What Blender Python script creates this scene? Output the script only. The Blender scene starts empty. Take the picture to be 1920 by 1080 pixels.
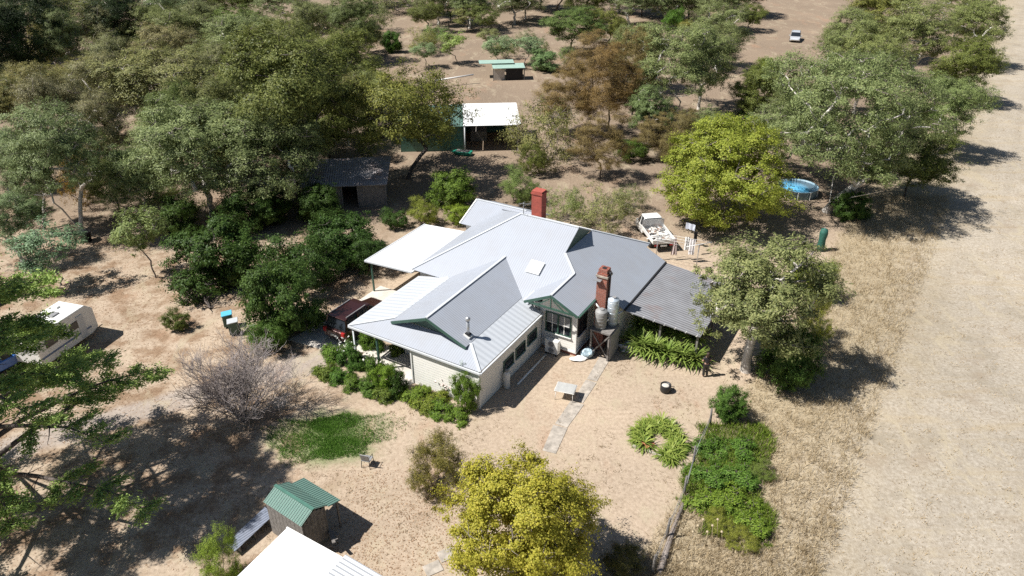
import bpy, bmesh, math, random
import numpy as np
from mathutils import Vector, Matrix, Euler

# ------------------------------------------------------------------ camera, sky, sun, exposure
SC = bpy.context.scene
COL = SC.collection
F_PX, PITCH, CAM_H = 1356.0, 30.0, 26.0
cam_d = bpy.data.cameras.new('camera'); cam = bpy.data.objects.new('camera', cam_d); COL.objects.link(cam)
cam_d.sensor_width = 36.0; cam_d.lens = 36.0 * F_PX / 1920.0
cam_d.clip_start = 0.5; cam_d.clip_end = 3000
cam.location = (0, 0, CAM_H); cam.rotation_euler = (math.radians(90 - PITCH), 0, 0)
SC.camera = cam
SUN_EL = math.radians(54); SUN_FROM = math.radians(190)      # the sun stands to the left (-X), a little behind the camera
sd = Vector((math.cos(SUN_FROM) * math.cos(SUN_EL), math.sin(SUN_FROM) * math.cos(SUN_EL), math.sin(SUN_EL)))
W = bpy.data.worlds.new('World'); SC.world = W; W.use_nodes = True
nt = W.node_tree; bg = nt.nodes['Background']
sky = nt.nodes.new('ShaderNodeTexSky'); sky.sky_type = 'NISHITA'; sky.sun_disc = False
sky.sun_elevation = SUN_EL; sky.sun_rotation = math.radians(90) - SUN_FROM
sky.air_density = 1.0; sky.dust_density = 0.6; sky.ozone_density = 1.0
nt.links.new(sky.outputs[0], bg.inputs[0]); bg.inputs[1].default_value = 0.05
sun_d = bpy.data.lights.new('sun', 'SUN'); sun = bpy.data.objects.new('sun', sun_d); COL.objects.link(sun)
sun_d.energy = 5.0; sun_d.angle = math.radians(0.5); sun_d.color = (1.0, 0.965, 0.92)
sun.rotation_euler = sd.to_track_quat('Z', 'Y').to_euler()
SC.view_settings.view_transform = 'Standard'; SC.view_settings.look = 'None'
SC.view_settings.gamma = 1.0; SC.view_settings.use_curve_mapping = False
SC.view_settings.exposure = 0.6
SC.cycles.max_bounces = 5; SC.cycles.diffuse_bounces = 2; SC.cycles.glossy_bounces = 3
SC.cycles.transmission_bounces = 4; SC.cycles.transparent_max_bounces = 6
SC.cycles.use_denoising = False
SC.cycles.caustics_reflective = False; SC.cycles.caustics_refractive = False

TH = math.radians(PITCH)
def G(px, py, z=0.0):
    """photo pixel -> point at height z"""
    u = (px - 960) / F_PX; v = -(py - 540) / F_PX
    r = Vector((u, math.cos(TH) + v * math.sin(TH), -math.sin(TH) + v * math.cos(TH)))
    return Vector((0, 0, CAM_H)) + r * ((z - CAM_H) / r.z)
def P(p):
    y, z = p[1], p[2] - CAM_H
    d = y * math.cos(TH) - z * math.sin(TH)
    return 960 + F_PX * p[0] / d, 540 - F_PX * (y * math.sin(TH) + z * math.cos(TH)) / d, d
def height_for(p, ty):
    """height of a vertical thing standing at ground point p whose top shows at row ty"""
    lo, hi = 0.0, 45.0
    for _ in range(40):
        m = (lo + hi) / 2
        if P((p[0], p[1], m))[1] > ty: lo = m
        else: hi = m
    return lo

# ------------------------------------------------------------------ object helpers
def link(o, parent=None):
    COL.objects.link(o)
    if parent is not None: o.parent = parent
    return o
def tag(o, label=None, cat=None, group=None, kind=None):
    if label: o['label'] = label
    if cat: o['category'] = cat
    if group: o['group'] = group
    if kind: o['kind'] = kind
    return o
def thing(name, loc=(0, 0, 0), rz=0.0, label=None, cat=None, group=None):
    o = bpy.data.objects.new(name, None); o.empty_display_size = 0.3
    COL.objects.link(o); o.location = loc; o.rotation_euler = (0, 0, rz)
    return tag(o, label, cat, group)
class MB:
    """collects shapes, builds them as one mesh object"""
    def __init__(s): s.v = []; s.f = []; s.sm = []
    def add(s, vs, fs, smooth=False):
        n = len(s.v); s.v += [tuple(v) for v in vs]; s.f += [tuple(i + n for i in f) for f in fs]; s.sm += [smooth] * len(fs); return s
    def box(s, c, d, rz=0.0, R=None):
        hx, hy, hz = d[0] / 2, d[1] / 2, d[2] / 2
        M = R if R is not None else Matrix.Rotation(rz, 3, 'Z')
        vs = [Vector(c) + M @ Vector((x, y, z)) for z in (-hz, hz) for x, y in ((-hx, -hy), (hx, -hy), (hx, hy), (-hx, hy))]
        return s.add(vs, [(3, 2, 1, 0), (4, 5, 6, 7), (0, 1, 5, 4), (1, 2, 6, 5), (2, 3, 7, 6), (3, 0, 4, 7)])
    def bx(s, x0, x1, y0, y1, z0, z1):
        return s.box(((x0 + x1) / 2, (y0 + y1) / 2, (z0 + z1) / 2), (x1 - x0, y1 - y0, z1 - z0))
    def bar(s, p, q, w, h=None):
        """a square bar from p to q"""
        p = Vector(p); q = Vector(q); d = q - p
        return s.box((p + q) / 2, (w, h or w, d.length), R=d.to_track_quat('Z', 'Y').to_matrix())
    def tube(s, pts, r, k=8, cap=True):
        pts = [Vector(p) for p in pts]; n = len(pts); rs = r if isinstance(r, (list, tuple)) else [r] * n
        vs = []; fs = []
        for i, p in enumerate(pts):
            d = pts[min(i + 1, n - 1)] - pts[max(i - 1, 0)]
            M = d.to_track_quat('Z', 'Y').to_matrix()
            for j in range(k):
                t = 2 * math.pi * j / k
                vs.append(p + M @ Vector((math.cos(t) * rs[i], math.sin(t) * rs[i], 0)))
        for i in range(n - 1):
            for j in range(k):
                fs.append((i * k + j, i * k + (j + 1) % k, (i + 1) * k + (j + 1) % k, (i + 1) * k + j))
        s.add(vs, fs, True)
        if cap:
            m = len(s.v) - n * k
            s.f += [tuple(m + j for j in reversed(range(k))), tuple(m + (n - 1) * k + j for j in range(k))]; s.sm += [False, False]
        return s
    def lathe(s, prof, k=20, c=(0, 0, 0)):
        vs = []; fs = []; n = len(prof)
        for r, z in prof:
            for j in range(k):
                t = 2 * math.pi * j / k; vs.append((c[0] + r * math.cos(t), c[1] + r * math.sin(t), c[2] + z))
        for i in range(n - 1):
            for j in range(k): fs.append((i * k + j, i * k + (j + 1) % k, (i + 1) * k + (j + 1) % k, (i + 1) * k + j))
        s.add(vs, fs, True); m = len(s.v) - n * k
        s.f += [tuple(m + j for j in reversed(range(k))), tuple(m + (n - 1) * k + j for j in range(k))]; s.sm += [False, False]
        return s
    def build(s, name, mat, parent=None, bevel=0.0, loc=None, rz=None):
        me = bpy.data.meshes.new(name); me.from_pydata(s.v, [], s.f); me.update()
        me.polygons.foreach_set('use_smooth', s.sm)
        if mat: me.materials.append(mat)
        o = bpy.data.objects.new(name, me); link(o, parent)
        if loc is not None: o.location = loc
        if rz is not None: o.rotation_euler = (0, 0, rz)
        if bevel:
            m = o.modifiers.new('bevel', 'BEVEL'); m.width = bevel; m.segments = 2; m.limit_method = 'ANGLE'
        return o
def np_mesh(name, verts, quads, mat, parent=None, smooth=False):
    me = bpy.data.meshes.new(name); nv = len(verts); nf = len(quads); k = quads.shape[1]
    me.vertices.add(nv); me.vertices.foreach_set('co', np.ascontiguousarray(verts, dtype=np.float32).ravel())
    me.loops.add(nf * k); me.loops.foreach_set('vertex_index', np.ascontiguousarray(quads, dtype=np.int32).ravel())
    me.polygons.add(nf); me.polygons.foreach_set('loop_start', np.arange(0, nf * k, k, dtype=np.int32))
    me.polygons.foreach_set('use_smooth', np.full(nf, smooth))
    me.update(calc_edges=True); me.materials.append(mat)
    return link(bpy.data.objects.new(name, me), parent)
def sheet(name, pts, mat, parent, e=(1, 0, 0), th=0.05):
    """a flat sheet with thickness, UV in metres: u runs along e"""
    pts = [Vector(p) for p in pts]; n = Vector((0, 0, 0))
    for i in range(len(pts)): n += (pts[i] - pts[0]).cross(pts[(i + 1) % len(pts)] - pts[0])
    n.normalize()
    if n.z < 0: pts.reverse(); n = -n
    k = len(pts); vs = pts + [p - n * th for p in pts]
    fs = [tuple(range(k)), tuple(reversed(range(k, 2 * k)))] + [(i, k + i, k + (i + 1) % k, (i + 1) % k) for i in range(k)]
    me = bpy.data.meshes.new(name); me.from_pydata([tuple(v) for v in vs], [], fs); me.update()
    e = Vector(e).normalized(); s = n.cross(e)
    uv = me.uv_layers.new(name='UVMap')
    for l in me.loops:
        p = me.vertices[l.vertex_index].co; uv.data[l.index].uv = (p.dot(e), p.dot(s))
    me.materials.append(mat)
    return link(bpy.data.objects.new(name, me), parent)
def dup(root, loc, rz=0.0, scale=(1, 1, 1), label=None, group=None, color=None, name=None):
    r = root.copy(); COL.objects.link(r); r.location = loc; r.rotation_euler = (0, 0, rz); r.scale = scale
    if name: r.name = name
    if label: r['label'] = label
    if group: r['group'] = group
    for ch in root.children:
        c = ch.copy(); COL.objects.link(c); c.parent = r
        if color: c.color = (*color, 1)
        for g in ch.children:
            d = g.copy(); COL.objects.link(d); d.parent = c
    return r

# ------------------------------------------------------------------ materials
def new_mat(name):
    m = bpy.data.materials.new(name); m.use_nodes = True
    return m, m.node_tree, m.node_tree.nodes['Principled BSDF']
def N(t, typ, **kw):
    n = t.nodes.new(typ)
    for k, v in kw.items(): setattr(n, k, v)
    return n
def ramp(t, fac, stops):
    r = N(t, 'ShaderNodeValToRGB'); e = r.color_ramp.elements
    e[0].position, e[0].color = stops[0][0], (*stops[0][1], 1)
    e[1].position, e[1].color = stops[-1][0], (*stops[-1][1], 1)
    for p, c in stops[1:-1]: x = e.new(p); x.color = (*c, 1)
    t.links.new(fac, r.inputs[0]); return r.outputs[0]
def noise(t, vec, scale, detail=4, rough=0.55, dist=0.0):
    n = N(t, 'ShaderNodeTexNoise'); n.inputs['Scale'].default_value = scale; n.inputs['Detail'].default_value = detail
    n.inputs['Roughness'].default_value = rough; n.inputs['Distortion'].default_value = dist
    if vec is not None: t.links.new(vec, n.inputs['Vector'])
    return n.outputs['Fac']
def mixc(t, fac, a, b, blend='MIX'):
    m = N(t, 'ShaderNodeMix', data_type='RGBA', blend_type=blend)
    for s, v in ((m.inputs[0], fac), (m.inputs[6], a), (m.inputs[7], b)):
        if isinstance(v, (int, float)): s.default_value = v
        elif isinstance(v, tuple): s.default_value = (*v, 1)
        else: t.links.new(v, s)
    return m.outputs[2]
def math_(t, op, a, b=None, clamp=False):
    m = N(t, 'ShaderNodeMath', operation=op, use_clamp=clamp)
    for s, v in zip(m.inputs, (a, b)):
        if v is None: continue
        if isinstance(v, (int, float)): s.default_value = v
        else: t.links.new(v, s)
    return m.outputs[0]
def bump(t, b, h, strength, dist=0.02):
    n = N(t, 'ShaderNodeBump'); n.inputs['Strength'].default_value = strength; n.inputs['Distance'].default_value = dist
    t.links.new(h, n.inputs['Height']); t.links.new(n.outputs[0], b.inputs['Normal'])
def objco(t): return N(t, 'ShaderNodeTexCoord').outputs['Object']
_cache = {}
def paint(name, c, rough=0.5, metal=0.0, var=0.12, scale=3.0, bmp=0.0, spec=None):
    if name in _cache: return _cache[name]
    m, t, b = new_mat(name); o = objco(t)
    f = noise(t, o, scale, 5, 0.6)
    lo = tuple(x * (1 - var) for x in c); hi = tuple(min(1, x * (1 + var)) for x in c)
    t.links.new(ramp(t, f, [(0.3, lo), (0.7, hi)]), b.inputs['Base Color'])
    b.inputs['Roughness'].default_value = rough; b.inputs['Metallic'].default_value = metal
    if spec is not None: b.inputs['Specular IOR Level'].default_value = spec
    if bmp: bump(t, b, noise(t, o, scale * 8, 4), bmp)
    _cache[name] = m; return m
def corrugated(name, c, period=0.15, rough=0.42, strength=0.5, dirt=(0.25, 0.22, 0.19), dirt_amt=0.15, depth=0.03, metal=0.0, rust=0.0):
    m, t, b = new_mat(name); uv = N(t, 'ShaderNodeUVMap').outputs[0]
    sp = N(t, 'ShaderNodeSeparateXYZ'); t.links.new(uv, sp.inputs[0])
    w = math_(t, 'SINE', math_(t, 'MULTIPLY', sp.outputs[0], 2 * math.pi / period))
    o = objco(t)
    f = noise(t, o, 0.9, 6, 0.65)
    col = mixc(t, math_(t, 'MULTIPLY', f, dirt_amt * 1.4), c, dirt)
    # sheet laps: one thin line each 0.76 m
    lap = math_(t, 'LESS_THAN', math_(t, 'FRACT', math_(t, 'DIVIDE', sp.outputs[0], 0.76)), 0.03)
    col = mixc(t, math_(t, 'MULTIPLY', lap, 0.18), col, tuple(x * 0.55 for x in c))
    if rust:
        rf = noise(t, o, 0.55, 8, 0.7); rm = ramp(t, rf, [(0.52, (0, 0, 0)), (0.66, (1, 1, 1))])
        col = mixc(t, math_(t, 'MULTIPLY', rm, rust), col, (0.22, 0.09, 0.05))
    t.links.new(col, b.inputs['Base Color'])
    b.inputs['Roughness'].default_value = rough; b.inputs['Metallic'].default_value = metal
    bump(t, b, w, strength, depth); return m
def leaf_mat(name, c, c2, trans=0.35, rough=0.5):
    """per-leaf tint, object colour as a factor"""
    m, t, b = new_mat(name); g = N(t, 'ShaderNodeNewGeometry')
    oi = N(t, 'ShaderNodeObjectInfo')
    col = ramp(t, g.outputs['Random Per Island'], [(0.0, c), (0.55, tuple((x + y) / 2 for x, y in zip(c, c2))), (1.0, c2)])
    col = mixc(t, 1.0, col, oi.outputs['Color'], 'MULTIPLY')
    t.links.new(col, b.inputs['Base Color']); b.inputs['Roughness'].default_value = rough
    b.inputs['Specular IOR Level'].default_value = 0.18
    tr = N(t, 'ShaderNodeBsdfTranslucent'); t.links.new(col, tr.inputs[0])
    mx = N(t, 'ShaderNodeMixShader'); mx.inputs[0].default_value = trans
    out = t.nodes['Material Output']
    t.links.new(b.outputs[0], mx.inputs[1]); t.links.new(tr.outputs[0], mx.inputs[2]); t.links.new(mx.outputs[0], out.inputs[0])
    return m
def bark(name, c, c2, scale=2.0):
    m, t, b = new_mat(name); o = objco(t)
    f = noise(t, o, scale, 6, 0.7, 0.6)
    t.links.new(ramp(t, f, [(0.35, c), (0.65, c2)]), b.inputs['Base Color']); b.inputs['Roughness'].default_value = 0.85
    bump(t, b, noise(t, o, scale * 6, 5), 0.5, 0.02); return m
def weatherboard(name, c):
    m, t, b = new_mat(name); o = objco(t)
    sp = N(t, 'ShaderNodeSeparateXYZ'); t.links.new(o, sp.inputs[0])
    saw = math_(t, 'FRACT', math_(t, 'DIVIDE', sp.outputs[2], 0.17))
    line = math_(t, 'LESS_THAN', saw, 0.07)
    f = noise(t, o, 1.5, 5, 0.6)
    col = ramp(t, f, [(0.3, tuple(x * 0.93 for x in c)), (0.7, c)])
    col = mixc(t, math_(t, 'MULTIPLY', line, 0.35), col, tuple(x * 0.5 for x in c))
    t.links.new(col, b.inputs['Base Color']); b.inputs['Roughness'].default_value = 0.55
    bump(t, b, math_(t, 'SUBTRACT', 1.0, saw), 0.5, 0.02); return m
def brick(name, c1, c2, mortar):
    m, t, b = new_mat(name); o = objco(t)
    sp = N(t, 'ShaderNodeSeparateXYZ'); t.links.new(o, sp.inputs[0])
    cb = N(t, 'ShaderNodeCombineXYZ'); t.links.new(math_(t, 'ADD', sp.outputs[0], sp.outputs[1]), cb.inputs[0]); t.links.new(sp.outputs[2], cb.inputs[1])
    bt = N(t, 'ShaderNodeTexBrick'); t.links.new(cb.outputs[0], bt.inputs[0])
    for k, v in (('Color1', c1), ('Color2', c2), ('Mortar', mortar)): bt.inputs[k].default_value = (*v, 1)
    bt.inputs['Scale'].default_value = 1.0; bt.inputs['Brick Width'].default_value = 0.24; bt.inputs['Row Height'].default_value = 0.086
    bt.inputs['Mortar Size'].default_value = 0.008
    f = noise(t, o, 4, 5, 0.6)
    t.links.new(mixc(t, 1.0, bt.outputs[0], ramp(t, f, [(0.3, (0.7, 0.7, 0.7)), (0.7, (1.1, 1.05, 1.0))]), 'MULTIPLY'), b.inputs['Base Color'])
    b.inputs['Roughness'].default_value = 0.85; bump(t, b, bt.outputs[1], -0.4, 0.01); return m

M = {}
M['roof'] = corrugated('roof_grey_steel', (0.35, 0.385, 0.44), 0.152, 0.5, 0.22, dirt_amt=.3)
M['skirt'] = corrugated('verandah_steel', (0.50, 0.53, 0.56), 0.4, 0.38, 0.35, dirt_amt=0.12)
M['whiteroof'] = corrugated('white_steel', (0.80, 0.80, 0.78), 0.2, 0.45, 0.25, dirt_amt=0.05)
M['ribwhite'] = corrugated('pale_ribbed_steel', (0.62, 0.64, 0.66), 0.19, 0.4, 0.8, dirt_amt=0.1)
M['oldroof'] = corrugated('weathered_steel', (0.30, 0.31, 0.33), 0.23, 0.5, 0.7, dirt=(0.10, 0.09, 0.09), dirt_amt=0.55, rust=0.3)
M['shedroof'] = corrugated('old_shed_steel', (0.36, 0.38, 0.41), 0.2, 0.5, 0.6, dirt=(0.16, 0.10, 0.07), dirt_amt=0.7, rust=0.5)
M['greenroof'] = corrugated('green_steel', (0.12, 0.235, 0.195), 0.13, 0.4, 0.9, dirt_amt=0.15)
M['bluesheet'] = corrugated('dull_blue_steel', (0.22, 0.26, 0.34), 0.13, 0.4, 0.8, dirt_amt=0.3)
M['wall'] = weatherboard('cream_weatherboard', (0.82, 0.80, 0.74))
M['white'] = paint('white_paint', (0.78, 0.77, 0.73), 0.45, var=0.05)
M['trim'] = paint('pale_trim', (0.55, 0.57, 0.58), 0.4, var=0.05)
M['green'] = paint('dark_green_paint', (0.045, 0.10, 0.075), 0.45)
M['dark'] = paint('dark_void', (0.015, 0.015, 0.016), 0.8)
M['greentin'] = paint('green_tin', (0.07, 0.17, 0.13), 0.45)
M['brickred'] = brick('red_brick', (0.34, 0.10, 0.06), (0.26, 0.075, 0.05), (0.36, 0.30, 0.26))
M['redpaint'] = brick('red_painted_brick', (0.42, 0.10, 0.07), (0.38, 0.085, 0.06), (0.33, 0.08, 0.06))
M['concrete'] = paint('concrete', (0.55, 0.51, 0.45), 0.85, var=0.15, scale=1.5, bmp=0.2)
M['oldconcrete'] = paint('old_concrete', (0.36, 0.32, 0.27), 0.9, var=0.35, scale=2.5, bmp=0.3)
M['timber'] = paint('grey_timber', (0.19, 0.175, 0.16), 0.85, var=0.4, scale=6, bmp=0.4)
M['steel'] = paint('galvanised', (0.5, 0.51, 0.52), 0.35, 0.6, var=0.1)
M['black'] = paint('black_plastic', (0.02, 0.02, 0.022), 0.45)
M['grey'] = paint('mid_grey', (0.25, 0.25, 0.25), 0.6)
m, t, b = new_mat('window_glass'); b.inputs['Base Color'].default_value = (0.02, 0.024, 0.03, 1); b.inputs['Roughness'].default_value = 0.06; M['glass'] = m
m, t, b = new_mat('tyre_rubber'); b.inputs['Base Color'].default_value = (0.02, 0.02, 0.02, 1); b.inputs['Roughness'].default_value = 0.8; M['tyre'] = m
def car_paint(name, c, metal=0.3):
    m, t, b = new_mat(name); b.inputs['Base Color'].default_value = (*c, 1); b.inputs['Metallic'].default_value = metal
    b.inputs['Roughness'].default_value = 0.3; b.inputs['Coat Weight'].default_value = 0.6; b.inputs['Coat Roughness'].default_value = 0.06; return m
M['bark_pale'] = bark('pale_gum_bark', (0.46, 0.42, 0.37), (0.74, 0.70, 0.64), 1.2)
M['bark_grey'] = bark('grey_bark', (0.16, 0.13, 0.11), (0.30, 0.26, 0.23))
M['bark_dark'] = bark('dark_bark', (0.055, 0.045, 0.04), (0.13, 0.105, 0.09))
M['bark_red'] = bark('reddish_bark', (0.22, 0.12, 0.08), (0.36, 0.24, 0.18))
M['leaf_gum'] = leaf_mat('gum_leaf', (0.105, 0.135, 0.055), (0.34, 0.365, 0.175), 0.3)
M['leaf_dense'] = leaf_mat('dense_leaf', (0.075, 0.10, 0.028), (0.255, 0.275, 0.085), 0.3)
M['leaf_green'] = leaf_mat('green_leaf', (0.06, 0.115, 0.025), (0.18, 0.26, 0.065))
M['leaf_yellow'] = leaf_mat('yellow_green_leaf', (0.22, 0.23, 0.035), (0.46, 0.42, 0.09), 0.4)
M['leaf_lime'] = leaf_mat('lime_leaf', (0.19, 0.25, 0.04), (0.40, 0.44, 0.09), 0.4)
M['leaf_brown'] = leaf_mat('casuarina_leaf', (0.13, 0.10, 0.045), (0.27, 0.21, 0.10), 0.25)
M['leaf_blue'] = leaf_mat('blue_grey_leaf', (0.11, 0.15, 0.12), (0.25, 0.31, 0.26), 0.25)
M['leaf_pine'] = leaf_mat('cedar_needles', (0.075, 0.115, 0.035), (0.20, 0.27, 0.095), 0.25)
M['leaf_dry'] = leaf_mat('dry_leaf', (0.24, 0.15, 0.09), (0.50, 0.36, 0.24), 0.2)
M['straw'] = leaf_mat('straw', (0.33, 0.25, 0.14), (0.60, 0.50, 0.34), 0.25, 0.7)
M['grass'] = leaf_mat('green_grass', (0.06, 0.15, 0.025), (0.16, 0.30, 0.06), 0.3)

# ------------------------------------------------------------------ ground
def ground_material():
    m, t, b = new_mat('dry_ground'); o = objco(t)
    sp = N(t, 'ShaderNodeSeparateXYZ'); t.links.new(o, sp.inputs[0]); X, Y = sp.outputs[0], sp.outputs[1]
    big = noise(t, o, 0.09, 5, 0.6); mid = noise(t, o, 0.6, 6, 0.65); fine = noise(t, o, 5.0, 6, 0.75); tiny = noise(t, o, 22.0, 3, 0.7)
    def smooth(v, a, b2):
        r = N(t, 'ShaderNodeMapRange', interpolation_type='SMOOTHSTEP'); t.links.new(v, r.inputs[0])
        r.inputs[1].default_value = a; r.inputs[2].default_value = b2; return r.outputs[0]
    def jit(v, n, amt): return math_(t, 'ADD', v, math_(t, 'MULTIPLY', math_(t, 'SUBTRACT', n, 0.5), amt))
    yard = ramp(t, fine, [(0.25, (0.25, 0.192, 0.138)), (0.5, (0.425, 0.34, 0.255)), (0.75, (0.54, 0.445, 0.345))])
    yard = mixc(t, smooth(mid, 0.5, 0.75), yard, (0.45, 0.375, 0.27))
    red = mixc(t, smooth(mid, 0.42, 0.62), yard, ramp(t, fine, [(0.3, (0.17, 0.105, 0.065)), (0.7, (0.34, 0.245, 0.165))]))
    lit = mixc(t, smooth(jit(X, big, 16), -6.0, -13.0), yard, red)
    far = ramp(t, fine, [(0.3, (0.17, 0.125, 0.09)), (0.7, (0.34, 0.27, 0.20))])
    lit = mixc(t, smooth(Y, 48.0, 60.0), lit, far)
    u = math_(t, 'SUBTRACT', X, math_(t, 'SUBTRACT', math_(t, 'MULTIPLY', Y, 0.66), 8.6))
    strip = ramp(t, fine, [(0.25, (0.22, 0.17, 0.105)), (0.5, (0.36, 0.30, 0.205)), (0.75, (0.48, 0.415, 0.31))])
    pad = ramp(t, fine, [(0.22, (0.20, 0.17, 0.13)), (0.42, (0.335, 0.295, 0.24)), (0.6, (0.45, 0.41, 0.35)), (0.8, (0.54, 0.50, 0.44))])
    pad = mixc(t, smooth(tiny, 0.56, 0.72), pad, (0.26, 0.22, 0.175))
    col = mixc(t, smooth(jit(u, mid, 3.0), -0.6, 1.0), lit, strip)
    col = mixc(t, math_(t, 'MULTIPLY', smooth(jit(jit(u, mid, 9.0), big, 8.0), 3.0, 13.0), .85), col, pad)
    # worn grey wheel track on the left
    d = math_(t, 'ABSOLUTE', math_(t, 'SUBTRACT', Y, math_(t, 'ADD', math_(t, 'MULTIPLY', math_(t, 'ADD', X, 24.0), 0.55), 29.5)))
    tr = math_(t, 'MULTIPLY', smooth(jit(d, mid, 1.2), 1.5, 0.7), smooth(X, -9.5, -12.0))
    col = mixc(t, math_(t, 'MULTIPLY', tr, 0.75), col, ramp(t, fine, [(0.3, (0.30, 0.26, 0.23)), (0.7, (0.44, 0.39, 0.35))]))
    mq = N(t, 'ShaderNodeMapping'); mq.inputs['Rotation'].default_value = (0, 0, -.98); mq.inputs['Scale'].default_value = (.12, 1.1, 1); t.links.new(o, mq.inputs[0])
    st = noise(t, mq.outputs[0], .8, 6, .7); blot = noise(t, o, .33, 7, .75)
    inpad = smooth(u, 4.0, 9.0)
    col = mixc(t, math_(t, 'MULTIPLY', math_(t, 'MULTIPLY', smooth(st, .5, .66), inpad), .55), col, (0.36, 0.295, 0.20))
    col = mixc(t, math_(t, 'MULTIPLY', math_(t, 'MULTIPLY', smooth(blot, .5, .64), inpad), .5), col, (0.27, 0.235, 0.18))
    # the one watered lawn patch
    dx = math_(t, 'DIVIDE', math_(t, 'ADD', X, 9.6), 3.4); dy = math_(t, 'DIVIDE', math_(t, 'SUBTRACT', Y, 29.3), 2.5)
    r = math_(t, 'SQRT', math_(t, 'ADD', math_(t, 'MULTIPLY', dx, dx), math_(t, 'MULTIPLY', dy, dy)))
    gr = ramp(t, fine, [(0.3, (0.05, 0.12, 0.025)), (0.7, (0.13, 0.22, 0.06))])
    col = mixc(t, math_(t, 'MULTIPLY', smooth(jit(r, mid, 1.5), 1.1, 0.35), 0.7), col, gr)
    col = mixc(t, math_(t, 'MULTIPLY', smooth(tiny, 0.6, 0.75), 0.45), col, (0.17, 0.12, 0.085))
    col = mixc(t, 0.6, col, ramp(t, big, [(0.3, (0.75, 0.74, 0.72)), (0.7, (1.15, 1.12, 1.08))]), 'MULTIPLY')
    # faint wheel lines along the paddock
    wv = math_(t, 'SINE', math_(t, 'ADD', math_(t, 'MULTIPLY', u, 1.9), math_(t, 'MULTIPLY', mid, 3.0)))
    col = mixc(t, math_(t, 'MULTIPLY', math_(t, 'MULTIPLY', smooth(wv, .5, 1.0), smooth(u, 7.0, 10.0)), .16), col, (0.27, 0.23, 0.18))
    wp_ = noise(t, o, 0.35, 3, 0.6); col = mixc(t, math_(t, 'MULTIPLY', smooth(wp_, .55, .75), .5), col, (0.26, 0.20, 0.14))
    # patches of dead grass, bare worn soil and rusty leaf stain
    mp = N(t, 'ShaderNodeMapping'); mp.inputs['Scale'].default_value = (1.0, .45, 1); mp.inputs['Rotation'].default_value = (0, 0, .6); t.links.new(o, mp.inputs[0])
    p1 = noise(t, mp.outputs[0], .55, 7, .72, .8); p2 = noise(t, o, 1.7, 6, .75, .5); p3 = noise(t, mp.outputs[0], .22, 6, .7)
    col = mixc(t, math_(t, 'MULTIPLY', smooth(p1, .52, .66), .55), col, ramp(t, tiny, [(.3, (0.30, 0.25, 0.16)), (.7, (0.52, 0.45, 0.33))]))
    col = mixc(t, math_(t, 'MULTIPLY', smooth(p2, .58, .72), .6), col, ramp(t, tiny, [(.3, (0.15, 0.115, 0.08)), (.7, (0.33, 0.25, 0.175))]))
    col = mixc(t, math_(t, 'MULTIPLY', math_(t, 'MULTIPLY', smooth(p3, .54, .68), smooth(u, 1.0, -2.0)), .5), col, ramp(t, fine, [(.3, (0.24, 0.13, 0.075)), (.7, (0.42, 0.28, 0.19))]))
    t.links.new(col, b.inputs['Base Color']); b.inputs['Roughness'].default_value = 0.95; b.inputs['Specular IOR Level'].default_value = 0.1
    h = math_(t, 'ADD', math_(t, 'MULTIPLY', fine, 1.0), math_(t, 'MULTIPLY', tiny, 0.5))
    bump(t, b, h, 0.6, 0.06); return m
gmat = ground_material()
tag(MB().add([(-900, -300, 0), (900, -300, 0), (900, 1500, 0), (-900, 1500, 0)], [(0, 1, 2, 3)]).build('ground', gmat), kind='structure')

# ------------------------------------------------------------------ the house (local axes: x along the front, y to the back)
HO = G(898, 768); HA = math.radians(-30.5)
def HL(x, y, z=0.0):
    c, s = math.cos(HA), math.sin(HA); return Vector((HO.x + x * c - y * s, HO.y + x * s + y * c, z))
house = thing('weatherboard_house', HO, HA, 'white weatherboard farmhouse with pale grey corrugated iron roof in the centre', 'house')
X_, Y_ = (1, 0, 0), (0, 1, 0)
# roof planes
sheet('roof_plane', [(-9.7, 6.9, 3.0), (-0.8, 6.9, 3.0), (-0.8, 7.85, 3.52), (1.0, 9.5, 4.42), (-0.2, 10.6, 5.02), (-0.2, 12.5, 6.05), (-4.5, 12.5, 6.05)], M['roof'], house, X_)
sheet('roof_plane', [(1.0, 6.45, 4.42), (2.8, 6.45, 3.52), (2.8, 9.7, 3.52), (4.35, 9.7, 2.75), (4.35, 17.0, 2.75), (2.9, 17.0, 3.47), (2.9, 17.66, 3.47), (-0.2, 14.56, 5.02), (-0.2, 10.6, 5.02), (1.0, 9.5, 4.42)], M['roof'], house, Y_)
sheet('roof_plane', [(1.0, 6.45, 4.42), (1.0, 9.5, 4.42), (-0.8, 7.85, 3.52), (-0.8, 6.45, 3.52)], M['roof'], house, Y_)
sheet('roof_plane', [(-9.7, 6.9, 3.0), (-4.5, 12.5, 6.05), (-9.7, 17.6, 3.3)], M['roof'], house, Y_)
sheet('roof_plane', [(-4.5, 12.5, 6.05), (-0.2, 12.5, 6.05), (-0.2, 14.56, 5.02), (2.9, 17.66, 3.47), (-9.7, 17.6, 3.47)], M['roof'], house, X_)
sheet('roof_plane', [(-10.7, 14.2, 3.2), (-5.6, 14.2, 3.2), (-5.6, 16.6, 4.25), (-10.7, 16.6, 4.25)], M['roof'], house, X_)
sheet('roof_plane', [(-10.7, 16.6, 4.25), (-5.6, 16.6, 4.25), (-5.6, 19.0, 3.2), (-10.7, 19.0, 3.2)], M['roof'], house, X_)
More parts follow.
